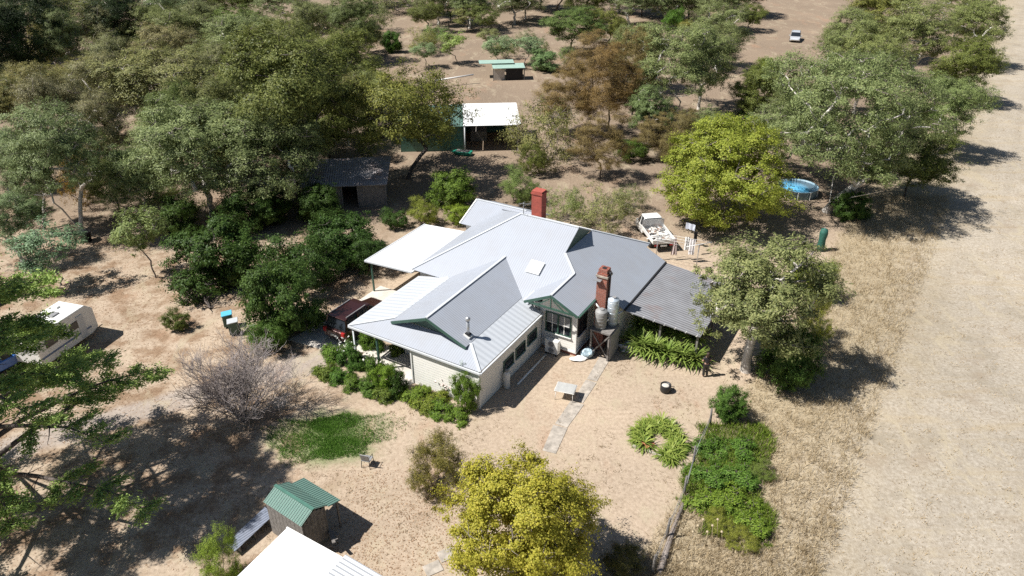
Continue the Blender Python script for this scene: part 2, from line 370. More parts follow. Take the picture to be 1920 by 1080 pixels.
# front gable and the low skirt round it
sheet('roof_plane', [(-3.9, 0.8, 4.36), (-3.9, 9.4, 4.36), (-6.62, 9.0, 3.17), (-6.62, 0.95, 3.17)], M['roof'], house, Y_)
sheet('roof_plane', [(-3.9, 0.8, 4.36), (-1.38, 0.95, 3.17), (-1.38, 7.5, 3.17), (-3.9, 9.4, 4.36)], M['roof'], house, Y_)
sheet('verandah_roof', [(-9.1, 0, 2.60), (0.12, 0, 2.62), (-1.36, 1.4, 3.16), (-6.64, 1.4, 3.16)], M['roof'], house, X_)
sheet('verandah_roof', [(0.12, 0, 2.62), (0.12, 7.1, 2.62), (-1.36, 7.1, 3.16), (-1.36, 1.4, 3.16)], M['skirt'], house, Y_)
sheet('verandah_roof', [(-9.1, 0, 2.60), (-6.64, 1.4, 3.16), (-6.64, 7.0, 3.16), (-9.1, 7.0, 2.60)], M['skirt'], house, Y_)
# carport and the old lean-to
sheet('carport_roof', [(-13.75, 6.95, 2.52), (-9.75, 7.05, 2.72), (-9.75, 14.1, 2.72), (-13.75, 13.9, 2.52)], M['whiteroof'], house, X_, 0.12)
for x, y in ((-13.5, 7.2), (-13.5, 13.6), (-13.5, 10.4)): MB().bx(x - .05, x + .05, y - .05, y + .05, 0, 2.42).build('carport_post', M['green'], house)
sheet('lean_to_roof', [(4.42, 9.75, 2.66), (9.1, 10.15, 2.1), (9.1, 17.2, 2.1), (4.42, 17.0, 2.66)], M['oldroof'], house, Y_, 0.06)
for x, y in ((8.9, 10.4), (8.9, 13.7), (8.9, 17.0), (6.6, 10.3)): MB().bx(x - .06, x + .06, y - .06, y + .06, 0, 2.0).build('lean_to_post', M['timber'], house)
for i in range(7): MB().box((4.9 + i * .66, 9.86 + i * .055, 2.555 - i * .079), (.09, .12, .09)).build('rafter_end', M['white'], house)
# ridge and hip caps
def cap(p, q, w=0.15): return MB().bar(Vector(p) + Vector((0, 0, .015)), Vector(q) + Vector((0, 0, .015)), w, 0.05).build('ridge_cap', M['trim'], house)
for p, q in (((-4.5, 12.5, 6.05), (-0.2, 12.5, 6.05)), ((-9.7, 6.9, 3.0), (-4.5, 12.5, 6.05)), ((1.0, 9.5, 4.42), (-0.2, 10.6, 5.02)), ((1.0, 6.45, 4.42), (1.0, 9.5, 4.42)),
             ((-3.9, .8, 4.36), (-3.9, 9.4, 4.36)), ((0.12, 0, 2.62), (-1.36, 1.4, 3.16)), ((-9.1, 0, 2.60), (-6.64, 1.4, 3.16)), ((-0.2, 14.56, 5.02), (2.9, 17.66, 3.47)), ((-10.7, 16.6, 4.25), (-6.4, 16.6, 4.25))):
    cap(p, q)
# gablet end, barges, gutters
MB().add([(-0.22, 10.75, 5.02), (-0.22, 14.4, 5.02), (-0.22, 12.5, 6.0)], [(0, 1, 2)]).build('gablet', M['green'], house)
for p, q in (((1.0, 6.42, 4.40), (2.8, 6.42, 3.50)), ((1.0, 6.42, 4.40), (-0.8, 6.42, 3.50)), ((-3.9, .78, 4.33), (-1.38, .93, 3.14)), ((-3.9, .78, 4.33), (-6.62, .93, 3.14))):
    MB().bar(Vector(p) - Vector((0, 0, .07)), Vector(q) - Vector((0, 0, .07)), 0.05, 0.16).build('barge_board', M['green'], house)
for p, q, mt in (((-9.12, -0.06, 2.53), (0.18, -0.06, 2.53), 'trim'), ((0.2, -0.06, 2.53), (0.2, 7.1, 2.53), 'trim'), ((-9.17, 0, 2.52), (-9.17, 7.0, 2.52), 'trim'), ((2.86, 6.45, 3.45), (2.86, 9.7, 3.45), 'green'),
                 ((4.4, 9.68, 2.7), (4.4, 17.0, 2.7), 'dark'), ((-0.86, 6.45, 3.45), (-0.86, 7.8, 3.45), 'trim'), ((-9.7, 17.68, 3.40), (2.9, 17.72, 3.40), 'white'), ((-10.75, 14.2, 3.2), (-10.75, 16.6, 4.25), 'white'),
                 ((-13.8, 6.9, 2.5), (-9.75, 6.98, 2.68), 'trim'), ((-13.8, 6.9, 2.5), (-13.8, 13.9, 2.5), 'trim')):
    MB().bar(p, q, 0.1, 0.1).build('gutter', M[mt], house)
# walls
def wall(x0, x1, y0, y1, z0, z1, mt='wall'): return MB().bx(x0, x1, y0, y1, z0, z1).build('wall', M[mt], house)
wall(-4.6, 0, 0.1, 0.24, 0.0, 2.6)                      # sunlit front
wall(-0.14, 0, 0.24, 7.3, 0.0, 2.62)                    # shaded side with three small windows
wall(-4.6, -4.46, 0.24, 2.2, 0.0, 2.65)
wall(-7.0, -4.46, 2.2, 2.34, 0.0, 3.0)
wall(-7.0, -6.86, 2.34, 7.3, 0.0, 3.1)
wall(-9.3, -0.0, 7.3, 7.44, 0.0, 3.1)
wall(-9.3, -9.16, 7.44, 17.2, 0.0, 3.1)
wall(-9.3, 2.35, 17.06, 17.2, 0.0, 3.3)
wall(-10.4, -9.3, 14.5, 18.6, 0.0, 3.15)
wall(0.0, 2.35, 7.3, 7.44, 0.25, 3.6)
wall(2.21, 2.35, 7.44, 9.9, 0.25, 3.6)
wall(2.35, 4.05, 9.9, 10.04, 0.0, 2.85)
wall(3.91, 4.05, 10.04, 16.8, 0.0, 2.75)
wall(2.35, 4.05, 16.7, 16.84, 0.0, 2.75)
MB().add([(-0.45, 7.36, 3.6), (2.42, 7.36, 3.6), (1.0, 7.36, 4.32)], [(0, 1, 2)]).build('gable_wall', M['wall'], house)
MB().bx(-0.02, 2.38, 7.33, 9.9, 0.0, 0.25).build('plinth', M['brickred'], house)
MB().bx(-0.02, 2.42, 7.26, 7.32, 0.22, 0.32).build('skirting_board', M['white'], house)
MB().bx(2.36, 2.42, 7.3, 9.88, 0.22, 0.32).build('skirting_board', M['white'], house)
MB().add([(-6.2, 1.38, 3.2), (-1.7, 1.38, 3.2), (-3.9, 1.38, 4.22)], [(0, 1, 2)]).build('gable_wall', M['green'], house)
MB().bx(-4.05, -3.9, 1.3, 1.36, 3.75, 3.95).build('gable_lamp', M['white'], house)
for x in (-4.62, 0.0): MB().bx(x - .03, x + .05, 0.04, 0.12, 0, 2.55).build('corner_board', M['white'], house)
MB().bx(2.3, 2.4, 7.24, 7.32, 0.3, 3.4).build('corner_board', M['white'], house)
# gable truss on the bay
MB().bar((-0.5, 6.44, 3.5), (2.5, 6.44, 3.5), .06, .12).build('truss_beam', M['green'], house)
MB().bar((1.0, 6.44, 3.5), (1.0, 6.44, 4.3), .06, .08).build('truss_post', M['green'], house)
for s in (-1, 1): MB().bar((1.0 + s * .9, 6.44, 3.52), (1.0 + s * .12, 6.44, 4.1), .05, .06).build('truss_brace', M['green'], house)
# windows
def window(c, w, h, ax, n, panes=(1, 1), fm='green', inner='white', lab=None):
    """ax: wall direction, n: outward normal"""
    ax = Vector(ax); n = Vector(n); c = Vector(c); up = Vector((0, 0, 1))
    R = Matrix((ax, n, up)).transposed()
    o = MB()
    for s in (-1, 1):
        o.box(c + ax * s * (w / 2 + .035) + n * .03, (.07, .07, h + .14), R=R); o.box(c + up * s * (h / 2 + .035) + n * .03, (w, .07, .07), R=R)
    win = o.build('window', M[fm], house)
    MB().box(c + n * .012, (w, .02, h), R=R).build('pane', M['glass'], win)
    if panes != (1, 1):
        k = MB()
        for i in range(1, panes[0]): k.box(c + ax * (-w / 2 + w * i / panes[0]) + n * .03, (.05, .03, h), R=R)
        for j in range(1, panes[1]): k.box(c + up * (-h / 2 + h * j / panes[1]) + n * .031, (w, .03, .045), R=R)
        k.build('glazing_bar', M[inner], win)
    s = MB().box(c - up * (h / 2 + .09) + n * .06, (w + .2, .14, .04), R=R).build('sill', M['white'], win)
    return win
for y, z in ((3.2, 1.25), (4.58, 1.3), (6.0, 1.42)): window((0, y, z), 1.0, .62, (0, 1, 0), (1, 0, 0))
w2 = window((1.14, 7.3, 1.98), 1.62, 1.3, (1, 0, 0), (0, -1, 0), (4, 2))
MB().bx(1.10, 1.19, 7.2, 7.29, 1.3, 2.66).build('mullion', M['green'], w2)
MB().bx(.35, 1.93, 7.276, 7.284, 2.0, 2.6).build('blind', M['grey'], w2)
window((2.35, 8.1, 1.98), 1.1, 1.15, (0, 1, 0), (1, 0, 0), (2, 2), 'dark', 'dark')
window((-5.6, 2.2, 1.4), 1.2, 1.2, (1, 0, 0), (0, -1, 0), (2, 1))
d_ = MB().bx(-4.68, -4.6, .9, 1.75, 0.05, 2.1).build('door', M['green'], house); MB().box((-4.71, 1.0, 1.0), (.05, .12, .05)).build('handle', M['steel'], d_)
# verandah posts, slab, downpipes
for x, y in ((-8.95, .12), (-7.15, .12), (-8.95, 3.4), (-8.95, 6.6)): MB().bx(x - .055, x + .055, y - .055, y + .055, 0, 2.5).build('verandah_post', M['green'], house)
MB().tube([(-8.85, 0.02, 2.4), (-8.85, 0.0, .25), (-9.2, -.5, .18)], .05).build('downpipe', M['trim'], house)
MB().tube([(0.1, 7.2, 2.5), (0.08, 7.22, 0.25), (0.5, 7.2, 0.15)], .05).build('downpipe', M['trim'], house)
MB().tube([(-.75, 6.6, 3.4), (-.6, 7.1, 3.1), (-.2, 7.22, 2.75)], .06).build('downpipe', M['trim'], house)
MB().tube([(2.9, 8.6, 3.35), (3.25, 8.5, 3.15)], .06).build('overflow_pipe', M['white'], house)
MB().tube([(4.3, 9.7, 2.6), (3.85, 8.7, 2.45), (3.6, 8.35, 2.3)], .07).build('overflow_pipe', M['white'], house)
# flue, skylight, chimneys, aerial
fl = MB().lathe([(.09, 0), (.09, 1.15)], 14, (-1.75, 1.75, 3.2)).build('flue', M['steel'], house)
MB().lathe([(.14, 0), (.15, .05), (.15, .16), (.05, .24)], 14, (-1.75, 1.75, 4.36)).build('cowl', M['steel'], fl)
MB().box((-1.75, 1.75, 3.38), (.42, .42, .12), R=Euler((0, math.radians(24), 0)).to_matrix()).build('flashing', M['white'], fl)
MB().box((-1.75, 1.75, 3.46), (.3, .3, .1), R=Euler((0, math.radians(24), 0)).to_matrix()).build('collar', M['dark'], fl)
sl = Euler((math.radians(28.6), 0, 0)).to_matrix()
MB().box((-1.55, 9.15, 4.30), (.95, .95, .14), R=sl).build('skylight', M['white'], house, .02)
c1 = MB().bx(2.85, 3.5, 8.75, 9.4, 0, 5.35).build('chimney', M['brickred'], house)
MB().bx(2.79, 3.56, 8.69, 9.46, 5.1, 5.22).build('chimney_band', M['oldconcrete'], c1)
MB().bx(2.9, 3.45, 8.8, 9.35, 5.35, 5.6).build('chimney_cap', M['brickred'], c1); MB().bx(3.05, 3.3, 8.95, 9.2, 5.58, 5.62).build('chimney_mouth', M['dark'], c1)
MB().box((2.95, 8.62, 4.95), (.5, .3, .04)).build('chimney_tray', M['steel'], c1)
MB().tube([(3.58, 9.0, 3.0), (3.58, 9.0, 5.5)], .05).build('vent_pipe', M['black'], c1)
c2 = MB().bx(-5.05, -4.25, 14.9, 15.6, 3.2, 6.75).build('chimney', M['redpaint'], house)
MB().bx(-5.1, -4.2, 14.85, 15.65, 6.5, 6.62).build('chimney_band', M['redpaint'], c2)
ae = MB().tube([(-4.3, 12.45, 6.0), (-4.3, 12.45, 6.9)], .025).build('aerial', M['grey'], house)
MB().bar((-4.6, 12.3, 6.85), (-3.8, 12.6, 6.85), .02).bar((-4.45, 12.0, 6.85), (-4.35, 12.75, 6.85), .015).bar((-4.1, 12.15, 6.85), (-3.95, 12.85, 6.85), .015).build('aerial_arm', M['grey'], ae)

# slabs and paths
def slab(name, pts, z, mt): 
    return tag(sheet(name, [HL(x, y, z) for x, y in pts], M[mt], None, (1, 0, 0), z), kind='structure')
slab('verandah_floor', [(-9.05, 0), (-4.62, 0), (-4.62, 2.2), (-9.05, 2.2)], .06, 'concrete')
slab('driveway_slab', [(-14.2, -.4), (-11.6, -.1), (-9.1, 1.0), (-9.1, 8.0), (-13.6, 8.0), (-13.6, 4.0)], .04, 'concrete')
slab('garden_path', [(-5.75, -2.1), (-4.85, -2.3), (-4.62, 0), (-5.6, 0)], .05, 'concrete')
pth = [G(1133, 672), G(1108, 715), G(1082, 755), G(1050, 800), G(1028, 850)]
for i in range(4):
    p, q = pth[i], pth[i + 1]; d = (q - p); n = Vector((-d.y, d.x, 0)).normalized() * (.32 if i < 2 else .38)
    tag(sheet('path_slab', [p + n * 1.1 + Vector((0, 0, .025)), p - n + Vector((0, 0, .025)), q - d * .04 - n * .9 + Vector((0, 0, .025)), q - d * .04 + n + Vector((0, 0, .025))], M['oldconcrete'], None, X_, .025), kind='structure')
for px, py in ((838, 1040), (812, 1066)):
    p = G(px, py); tag(MB().box((0, 0, 0), (.75, .6, .05)).build('path_slab', M['oldconcrete'], None, .01, p + Vector((0, 0, .012)), .5), kind='structure')

# ------------------------------------------------------------------ things round the house
def at_house(name, x, y, label, cat, rz=0.0): return thing(name, HL(x, y), HA + rz, label, cat)
ts = at_house('tank_stand', 3.6, 8.35, 'dark timber tank stand with crossed legs beside the brick chimney', 'stand')
MB().bx(-.55, .75, -.6, .85, 1.9, 2.0).build('platform', M['timber'], ts)
for x, y in ((-.48, -.52), (.68, -.52), (-.48, .78), (.68, .78)): MB().bx(x - .05, x + .05, y - .05, y + .05, 0, 1.9).build('leg', M['timber'], ts)
MB().bar((-.48, -.56, .2), (.68, -.56, 1.8), .07).build('brace', M['timber'], ts); MB().bar((.68, -.5, .2), (-.48, -.5, 1.8), .07).build('brace', M['timber'], ts)
MB().bx(.74, .8, -.5, .8, .1, 1.88).build('side_panel', M['grey'], ts)
def tank(x, y, z, r, h, mt, label):
    o = thing('water_tank', HL(x, y, z), HA, label, 'water tank', 'water tanks beside the house')
    MB().lathe([(r, 0), (r, h), (r * .96, h + .03), (r * .3, h + .12), (.1, h + .13)], 28).build('tank_body', mt, o)
    for k in range(5): MB().lathe([(r, 0), (r + .012, .02), (r, .04)], 28, (0, 0, h * (k + .5) / 5)).build('rib', mt, o)
    MB().lathe([(.13, 0), (.13, .06)], 12, (0.02, 0, h + .11)).build('lid', M['grey'], o)
tank(3.5, 8.25, 2.0, .36, 1.15, paint('grey_tank', (.28, .28, .27), .6), 'small grey water tank standing on the timber tank stand')
tank(3.95, 8.95, 2.0, .34, 1.75, paint('blue_white_tank', (.55, .62, .68), .35, .3), 'taller pale blue and white water tank behind the grey one')
ac = at_house('air_conditioner', 1.0, 6.85, 'white outdoor air conditioner unit below the bay window', 'air conditioner')
MB().bx(-.45, .45, -.17, .17, .12, 1.05).build('casing', M['white'], ac, .02)
for z in (.36, .8):
    g = MB().lathe([(.19, 0), (.19, .02)], 20); gv = [(x, -.18 - zz, z + y) for x, y, zz in g.v]; g.v = gv; g.build('fan_grille', M['grey'], ac)
for x in (-.35, .35): MB().bx(x - .05, x + .05, -.2, .2, 0, .12).build('foot', M['black'], ac)
gb = at_house('gas_bottle', .32, 2.5, 'pale grey gas bottle standing against the shaded side wall', 'gas bottle')
MB().lathe([(.17, 0), (.19, .06), (.19, .95), (.14, 1.1), (.06, 1.16)], 20).build('cylinder', paint('bottle_grey', (.62, .62, .6), .4), gb)
MB().lathe([(.1, 1.14), (.1, 1.28)], 14).build('collar', M['grey'], gb)
tag(MB().tube([HL(.75, 3.0, .06), HL(.75, 6.5, .06)], .06, 10).build('plastic_pipe', M['white']), 'long white plastic pipe lying along the shaded side wall', 'pipe')
def blob(name, loc, r, mt, label, cat, seed=0, group=None):
    rng = random.Random(seed); bm = bmesh.new(); bmesh.ops.create_icosphere(bm, subdivisions=3, radius=1)
    ph = [(rng.uniform(2, 6), rng.uniform(2, 6), rng.uniform(2, 6), rng.uniform(0, 6)) for _ in range(4)]
    for v in bm.verts:
        k = 1 + sum(.09 * math.sin(a * v.co.x + b * v.co.y + c * v.co.z + d) for a, b, c, d in ph)
        v.co = Vector((v.co.x * r[0] * k, v.co.y * r[1] * k, max(-.0, (v.co.z + .75) * r[2] * k)))
    me = bpy.data.meshes.new(name); bm.to_mesh(me); bm.free(); me.materials.append(mt); 
    o = link(bpy.data.objects.new(name, me)); o.location = loc; o.rotation_euler = (0, 0, rng.uniform(0, 6)); return tag(o, label, cat, group)
blob('bag', HL(3.0, 7.75), (.42, .35, .3), paint('blue_bag', (.35, .45, .5), .5, var=.5, scale=6), 'pale blue and white bag heaped under the tank stand', 'bag', 3)
blob('bag', HL(2.7, 7.1), (.55, .25, .1), M['white'], 'flat white bag lying on the ground by the bay', 'bag', 5)
blob('bucket_heap', HL(5.0, 9.6), (.7, .4, .35), paint('junk_grey', (.35, .36, .38), .5, var=.6, scale=7), 'pale grey heap of odds and ends in front of the lean-to shade', 'heap', 8)
tb = thing('garden_table', G(1060, 745), math.radians(-18), 'grey rectangular outdoor table on bare ground by the path', 'table')
MB().bx(-.55, .55, -.42, .42, .68, .71).build('tabletop', paint('table_grey', (.42, .42, .4), .3), tb, .02)
MB().bx(-.57, .57, -.44, .44, .655, .68).build('rim', M['white'], tb)
for x in (-.48, .48):
    for y in (-.35, .35): MB().tube([(x, y, .66), (x * 1.08, y * 1.1, 0)], .018, 6).build('leg', M['white'], tb)
fd = thing('fire_drum', G(1247, 734), 0, 'small black fire drum with pale ash on the bare yard', 'fire drum')
MB().lathe([(.24, 0), (.3, .1), (.31, .5), (.29, .52), (.27, .42), (.02, .40)], 20).build('drum', M['black'], fd)
blob_a = MB().lathe([(.26, .43), (.14, .47), (.02, .48)], 14).build('ash', M['concrete'], fd)
MB().tube([(.3, 0, .35), (.48, 0, .38), (.48, 0, .1)], .02, 6).build('handle', M['black'], fd)
ch = thing('garden_chair', G(690, 872), math.radians(165), 'lone dark chair with grey seat standing on the dry lawn edge', 'chair')
MB().bx(-.23, .23, -.22, .22, .42, .46).build('seat', M['grey'], ch, .01)
MB().box((0, .24, .7), (.46, .04, .42), R=Euler((math.radians(-12), 0, 0)).to_matrix()).build('backrest', M['grey'], ch, .01)
for x in (-.21, .21):
    for y in (-.2, .22): MB().tube([(x, y, .44), (x * 1.1, y * 1.15, 0)], .018, 6).build('leg', M['black'], ch)
    MB().tube([(x, -.2, .44), (x, -.2, .64), (x, .24, .66)], .016, 6).build('armrest', M['black'], ch)

# ------------------------------------------------------------------ vehicles
def wheel(parent, x, y, r=.34, w=.22):
    g = MB().lathe([(r * .62, -w / 2), (r * .95, -w / 2), (r, -w / 3), (r, w / 3), (r * .95, w / 2), (r * .62, w / 2)], 22)
    g.v = [(a + x, c + y, b + r) for a, b, c in g.v]; wh = g.build('wheel', M['tyre'], parent)
    k = MB().lathe([(r * .62, -w / 2.3), (r * .2, -w / 2.1), (r * .2, w / 2.1), (r * .62, w / 2.3)], 16)
    k.v = [(a + x, c + y, b + r) for a, b, c in k.v]; k.build('rim', M['steel'], wh)
def loft(secs, name, mt, parent, bevel=.05):
    """secs: (x, z0, z1, half width low, half width high)"""
    g = MB(); n = len(secs); vs = []; fs = []
    for x, z0, z1, w0, w1 in secs: vs += [(x, -w0, z0), (x, w0, z0), (x, w1, z1), (x, -w1, z1)]
    for i in range(n - 1):
        for j in range(4): fs.append((i * 4 + j, (i + 1) * 4 + j, (i + 1) * 4 + (j + 1) % 4, i * 4 + (j + 1) % 4))
    fs += [(0, 1, 2, 3), tuple(reversed(range((n - 1) * 4, n * 4)))]
    return g.add(vs, fs).build(name, mt, parent, bevel)
def wagon(name, loc, rz, mt, label, L=4.8, Wd=1.9, Hh=1.75):
    o = thing(name, loc, rz, label, 'car'); h = L / 2; w = Wd / 2; b = Hh * .58
    loft([(-h, .38, b * .92, w * .9, w * .88), (-h + .25, .26, b, w, w * .95), (h - 1.3, .26, b, w, w * .95), (h - .25, .28, b * .84, w * .97, w * .86), (h, .4, b * .68, w * .8, w * .72)], 'body', mt, o, .07)
    loft([(-h + .18, b - .02, b + .05, w * .9, w * .86), (-h + .5, b - .02, Hh - .05, w * .92, w * .74), (h - 2.2, b - .02, Hh - .03, w * .92, w * .75), (h - 1.25, b - .02, b + .04, w * .9, w * .86)], 'cabin', M['glass'], o, .03)
    loft([(-h + .38, Hh - .07, Hh - .03, w * .77, w * .72), (-h + .7, Hh - .06, Hh, w * .78, w * .72), (h - 2.4, Hh - .06, Hh, w * .78, w * .72), (h - 2.0, Hh - .11, Hh - .05, w * .77, w * .72)], 'roof', mt, o, .02)
    for s in (-1, 1):
        for x in (-h + .32, -h + 1.5, h - 2.25): MB().bar((x, s * w * .93, b), (x + .1 * (x < -h + 1), s * w * .765, Hh - .06), .09, .05).build('pillar', mt, o)
        MB().box((-h + .06, s * w * .78, b * .82), (.14, .26, .3)).build('tail_light', paint('tail_red', (.4, .02, .02), .25), o, .02)
        MB().box((h - .14, s * w * .66, b * .66), (.2, .34, .14)).build('headlight', M['steel'], o, .02)
        MB().box((h - 1.55, s * (w + .09), b + .06), (.14, .2, .14)).build('mirror', mt, o, .02)
        MB().bar((-h + .6, s * w * .68, Hh + .05), (h - 2.4, s * w * .68, Hh + .05), .04).build('roof_rail', M['steel'], o)
        for x in (-h + .95, h - .95): wheel(o, x, s * (w - .1))
    MB().box((-h - .01, 0, .62), (.04, .5, .13)).build('number_plate', M['white'], o)
    return o
wagon('parked_car', HL(-11.35, 3.2, .04), HA + math.radians(90), car_paint('maroon_paint', (.055, .018, .014), .4), 'dark reddish brown four wheel drive parked beside the verandah')
wagon('parked_car', G(2, 690), math.radians(60), car_paint('blue_paint', (.02, .10, .34), .3), 'blue car half hidden under the cedar at the left edge', 4.2, 1.75, 1.5)
wagon('parked_car', G(1490, 76), math.radians(-110), car_paint('silver_paint', (.66, .68, .7), .3), 'small silver car far off on the dirt clearing', 4.3, 1.78, 1.5)
# utility with a tray
ut = thing('tray_utility', G(1224, 447), math.radians(99), 'white tray utility loaded with rubbish parked behind the house', 'utility truck')
wp = car_paint('white_ute_paint', (.72, .72, .7), 0.0)
loft([(.35, .35, .98, .86, .84), (1.3, .35, 1.0, .88, .84), (1.95, .38, .92, .86, .8), (2.45, .42, .78, .78, .7)], 'body', wp, ut, .06)
loft([(.38, .95, 1.62, .82, .68), (.9, .95, 1.7, .84, .68), (1.25, .95, 1.66, .84, .66), (1.75, .95, 1.02, .82, .78)], 'cabin', M['glass'], ut, .03)
loft([(.33, 1.62, 1.68, .70, .64), (.6, 1.66, 1.74, .72, .66), (1.3, 1.62, 1.69, .7, .62)], 'roof', wp, ut, .02)
for s in (-1, 1):
    for x in (.42, 1.0): MB().bar((x, s * .84, .95), (x, s * .69, 1.66), .1, .06).build('pillar', wp, ut)
    MB().bx(-2.45, .22, s * .9 - .03, s * .9 + .03, .78, 1.08).build('tray_side', wp, ut)
    MB().box((-2.5, s * .62, .62), (.06, .3, .12)).build('tail_light', paint('tail_red', (.4, .02, .02), .25), ut)
    MB().box((2.38, s * .55, .68), (.12, .3, .14)).build('headlight', M['steel'], ut)
    for x in (-1.45, 1.65): wheel(ut, x, s * .74, .33)
MB().bx(-2.45, .22, -.87, .87, .7, .77).build('tray_floor', M['steel'], ut)
MB().bx(-2.51, -2.45, -.93, .93, .78, 1.08).build('tailgate', wp, ut); MB().bx(.22, .28, -.9, .9, .78, 1.6).build('headboard', M['steel'], ut)
MB().bx(-2.52, -2.46, -.25, .25, .5, .62).build('number_plate', M['white'], ut)
rng = random.Random(4); rb = MB()
for i in range(70): rb.box((rng.uniform(-2.3, .1), rng.uniform(-.75, .75), rng.uniform(.8, 1.0)), (rng.uniform(.08, .5), rng.uniform(.05, .25), rng.uniform(.03, .12)), R=Euler((rng.uniform(-.4, .4), rng.uniform(-.4, .4), rng.uniform(0, 3))).to_matrix())
rbm, t_, b_ = new_mat('mixed_rubbish'); g_ = N(t_, 'ShaderNodeNewGeometry'); t_.links.new(ramp(t_, g_.outputs['Random Per Island'], [(0, (.7, .69, .66)), (.5, (.55, .5, .44)), (.75, (.2, .12, .08)), (1, (.8, .8, .78))]), b_.inputs['Base Color'])
lo_ = rb.build('rubbish_load', rbm, None, 0, G(1224, 447), math.radians(99)); tag(lo_, 'jumbled white and brown rubbish lying in the utility tray', 'rubbish', kind='stuff')
# caravan under the cedar
cv = thing('caravan', G(116, 655), math.radians(74), 'white caravan with roof hatches parked behind the cedar branches', 'caravan')
loft([(-2.9, .45, 2.45, 1.12, 1.1), (-2.7, .4, 2.62, 1.15, 1.12), (2.2, .4, 2.62, 1.15, 1.12), (2.9, .6, 2.1, 1.12, 1.08)], 'body', M['white'], cv, .06)
for x in (-1.9, .3): MB().box((x, 0, 2.66), (.7, .6, .1)).build('roof_hatch', M['grey'], cv, .02)
MB().box((-2.82, 0, 1.8), (.06, 1.2, .6)).build('window', M['glass'], cv, .01)
for s in (-1, 1):
    for x in (-1.6, .8): MB().box((x, s * 1.145, 1.7), (1.1, .04, .55)).build('window', M['glass'], cv, .01)
    MB().box((-.3, s * 1.15, .95), (5.0, .03, .12)).build('stripe', paint('caravan_stripe', (.12, .18, .3), .4), cv)
    wheel(cv, -.3, s * 1.0, .33)
cv.scale = (.76, .88, .92)
MB().box((1.4, -1.16, 1.35), (.65, .03, 1.7)).build('door', M['trim'], cv, .01)
for x in (-2.3, -.6, 1.7): MB().box((x, 0, 2.63), (.03, 2.2, .02)).build('roof_seam', M['trim'], cv)
MB().box((1.3, .5, 2.68), (.35, .35, .12)).build('roof_vent', M['white'], cv, .02)
MB().tube([(2.9, 0, .5), (3.9, 0, .45)], .05).build('drawbar', M['black'], cv)
# wheelie bins
for px, py, mt, lb in ((430, 612, (.10, .42, .60), 'green wheelie bin with light blue lid beside the dark hedge'), (441, 626, (.45, .47, .48), 'grey lidded wheelie bin nearest the bare shrub')):
    o = thing('wheelie_bin', G(px, py), math.radians(200), lb, 'bin', 'bins beside the hedge')
    loft([(-.3, .1, .95, .24, .29), (.3, .1, .95, .24, .29)], 'bin_body', M['green'], o, .02)
    MB().box((0, 0, 1.0), (.68, .62, .08), R=Euler((0, .08, 0)).to_matrix()).build('lid', paint('lid%d' % px, mt, .4), o, .02)
    for s in (-1, 1): wheel(o, -.28, s * .25, .11, .06)
# planter tub at the gum
o = thing('tree_tub', G(163, 452), 0, 'black plastic tub at the foot of the tall gum', 'tub')
MB().lathe([(.36, 0), (.46, .8), (.5, .85), (.44, .84), (.40, .7), (.02, .68)], 20).build('tub', M['black'], o)
MB().lathe([(.5, .8), (.53, .84), (.5, .88)], 20).build('rim', M['black'], o)

# ------------------------------------------------------------------ outbuildings
def axes(p0, p1): 
    d = p1 - p0; return math.atan2(d.y, d.x)
# white building at the bottom edge
wb0 = G(538, 990, 2.9); wr = thing('white_roofed_shed', (wb0.x, wb0.y, 0), HA, 'large shed with bright white flat roof and ribbed annex at the bottom edge', 'shed')
sheet('roof', [(0, 0, 2.9), (3.0, 0, 2.9), (3.0, -5.5, 2.65), (0, -5.5, 2.65)], M['whiteroof'], wr, Y_, .08)
sheet('annex_roof', [(3.08, .1, 3.1), (6.4, .1, 2.95), (6.4, -5.5, 2.95), (3.08, -5.5, 3.1)], M['ribwhite'], wr, Y_, .06)
for x0, x1, y0, y1 in ((.1, 2.95, -.25, -.15), (.1, .2, -5.4, -.25), (3.1, 6.0, -.3, -.2), (5.95, 6.05, -5.4, -.3)): MB().bx(x0, x1, y0, y1, 0, 2.55).build('wall', M['timber'], wr)
MB().bar((3.04, .0, 2.95), (3.04, -5.5, 2.9), .12).build('flashing', M['white'], wr)
MB().bar((-.05, 0.03, 2.86), (3.0, 0.03, 2.86), .07).build('fascia', M['white'], wr)
# small green gabled shed
q0 = G(516, 910, 2.35); q1 = G(587, 955, 2.35); gs = thing('garden_shed', (q0.x, q0.y, 0), axes(q0, q1), 'small timber shed with green gabled iron roof near the white shed', 'shed')
Lg = (q1 - q0).length
sheet('roof', [(0, 0, 2.35), (Lg, 0, 2.35), (Lg, -.74, 1.97), (0, -.74, 1.97)], M['greenroof'], gs, X_, .03)
sheet('roof', [(0, 0, 2.35), (Lg, 0, 2.35), (Lg, .7, 1.99), (0, .7, 1.99)], M['greenroof'], gs, X_, .03)
sheet('side_roof', [(.15, .74, 1.95), (Lg + .1, .74, 1.95), (Lg + .1, 1.4, 1.76), (.15, 1.4, 1.76)], M['greenroof'], gs, X_, .03)
MB().bar((-.02, 0, 2.36), (Lg + .02, 0, 2.36), .14, .04).build('ridge_cap', M['greentin'], gs)
for y0, y1 in ((-.66, -.58), (.56, .64)):
    for i in range(9): MB().bx(.05 + i * (Lg - .1) / 9, .05 + (i + .94) * (Lg - .1) / 9, y0, y1, 0, 1.96).build('plank', M['timber'], gs)
for x0, x1 in ((.04, .1), (Lg - .1, Lg - .04)):
    for i in range(6): MB().bx(x0, x1, -.57 + i * .185, -.57 + (i + .95) * .185, 0, 1.95 + .3 * (1 - abs(i - 2.5) / 2.6)).build('plank', M['timber'], gs)
for x in (.3, Lg - .1): MB().bx(x - .04, x + .04, 1.28, 1.36, 0, 1.74).build('post', M['timber'], gs)
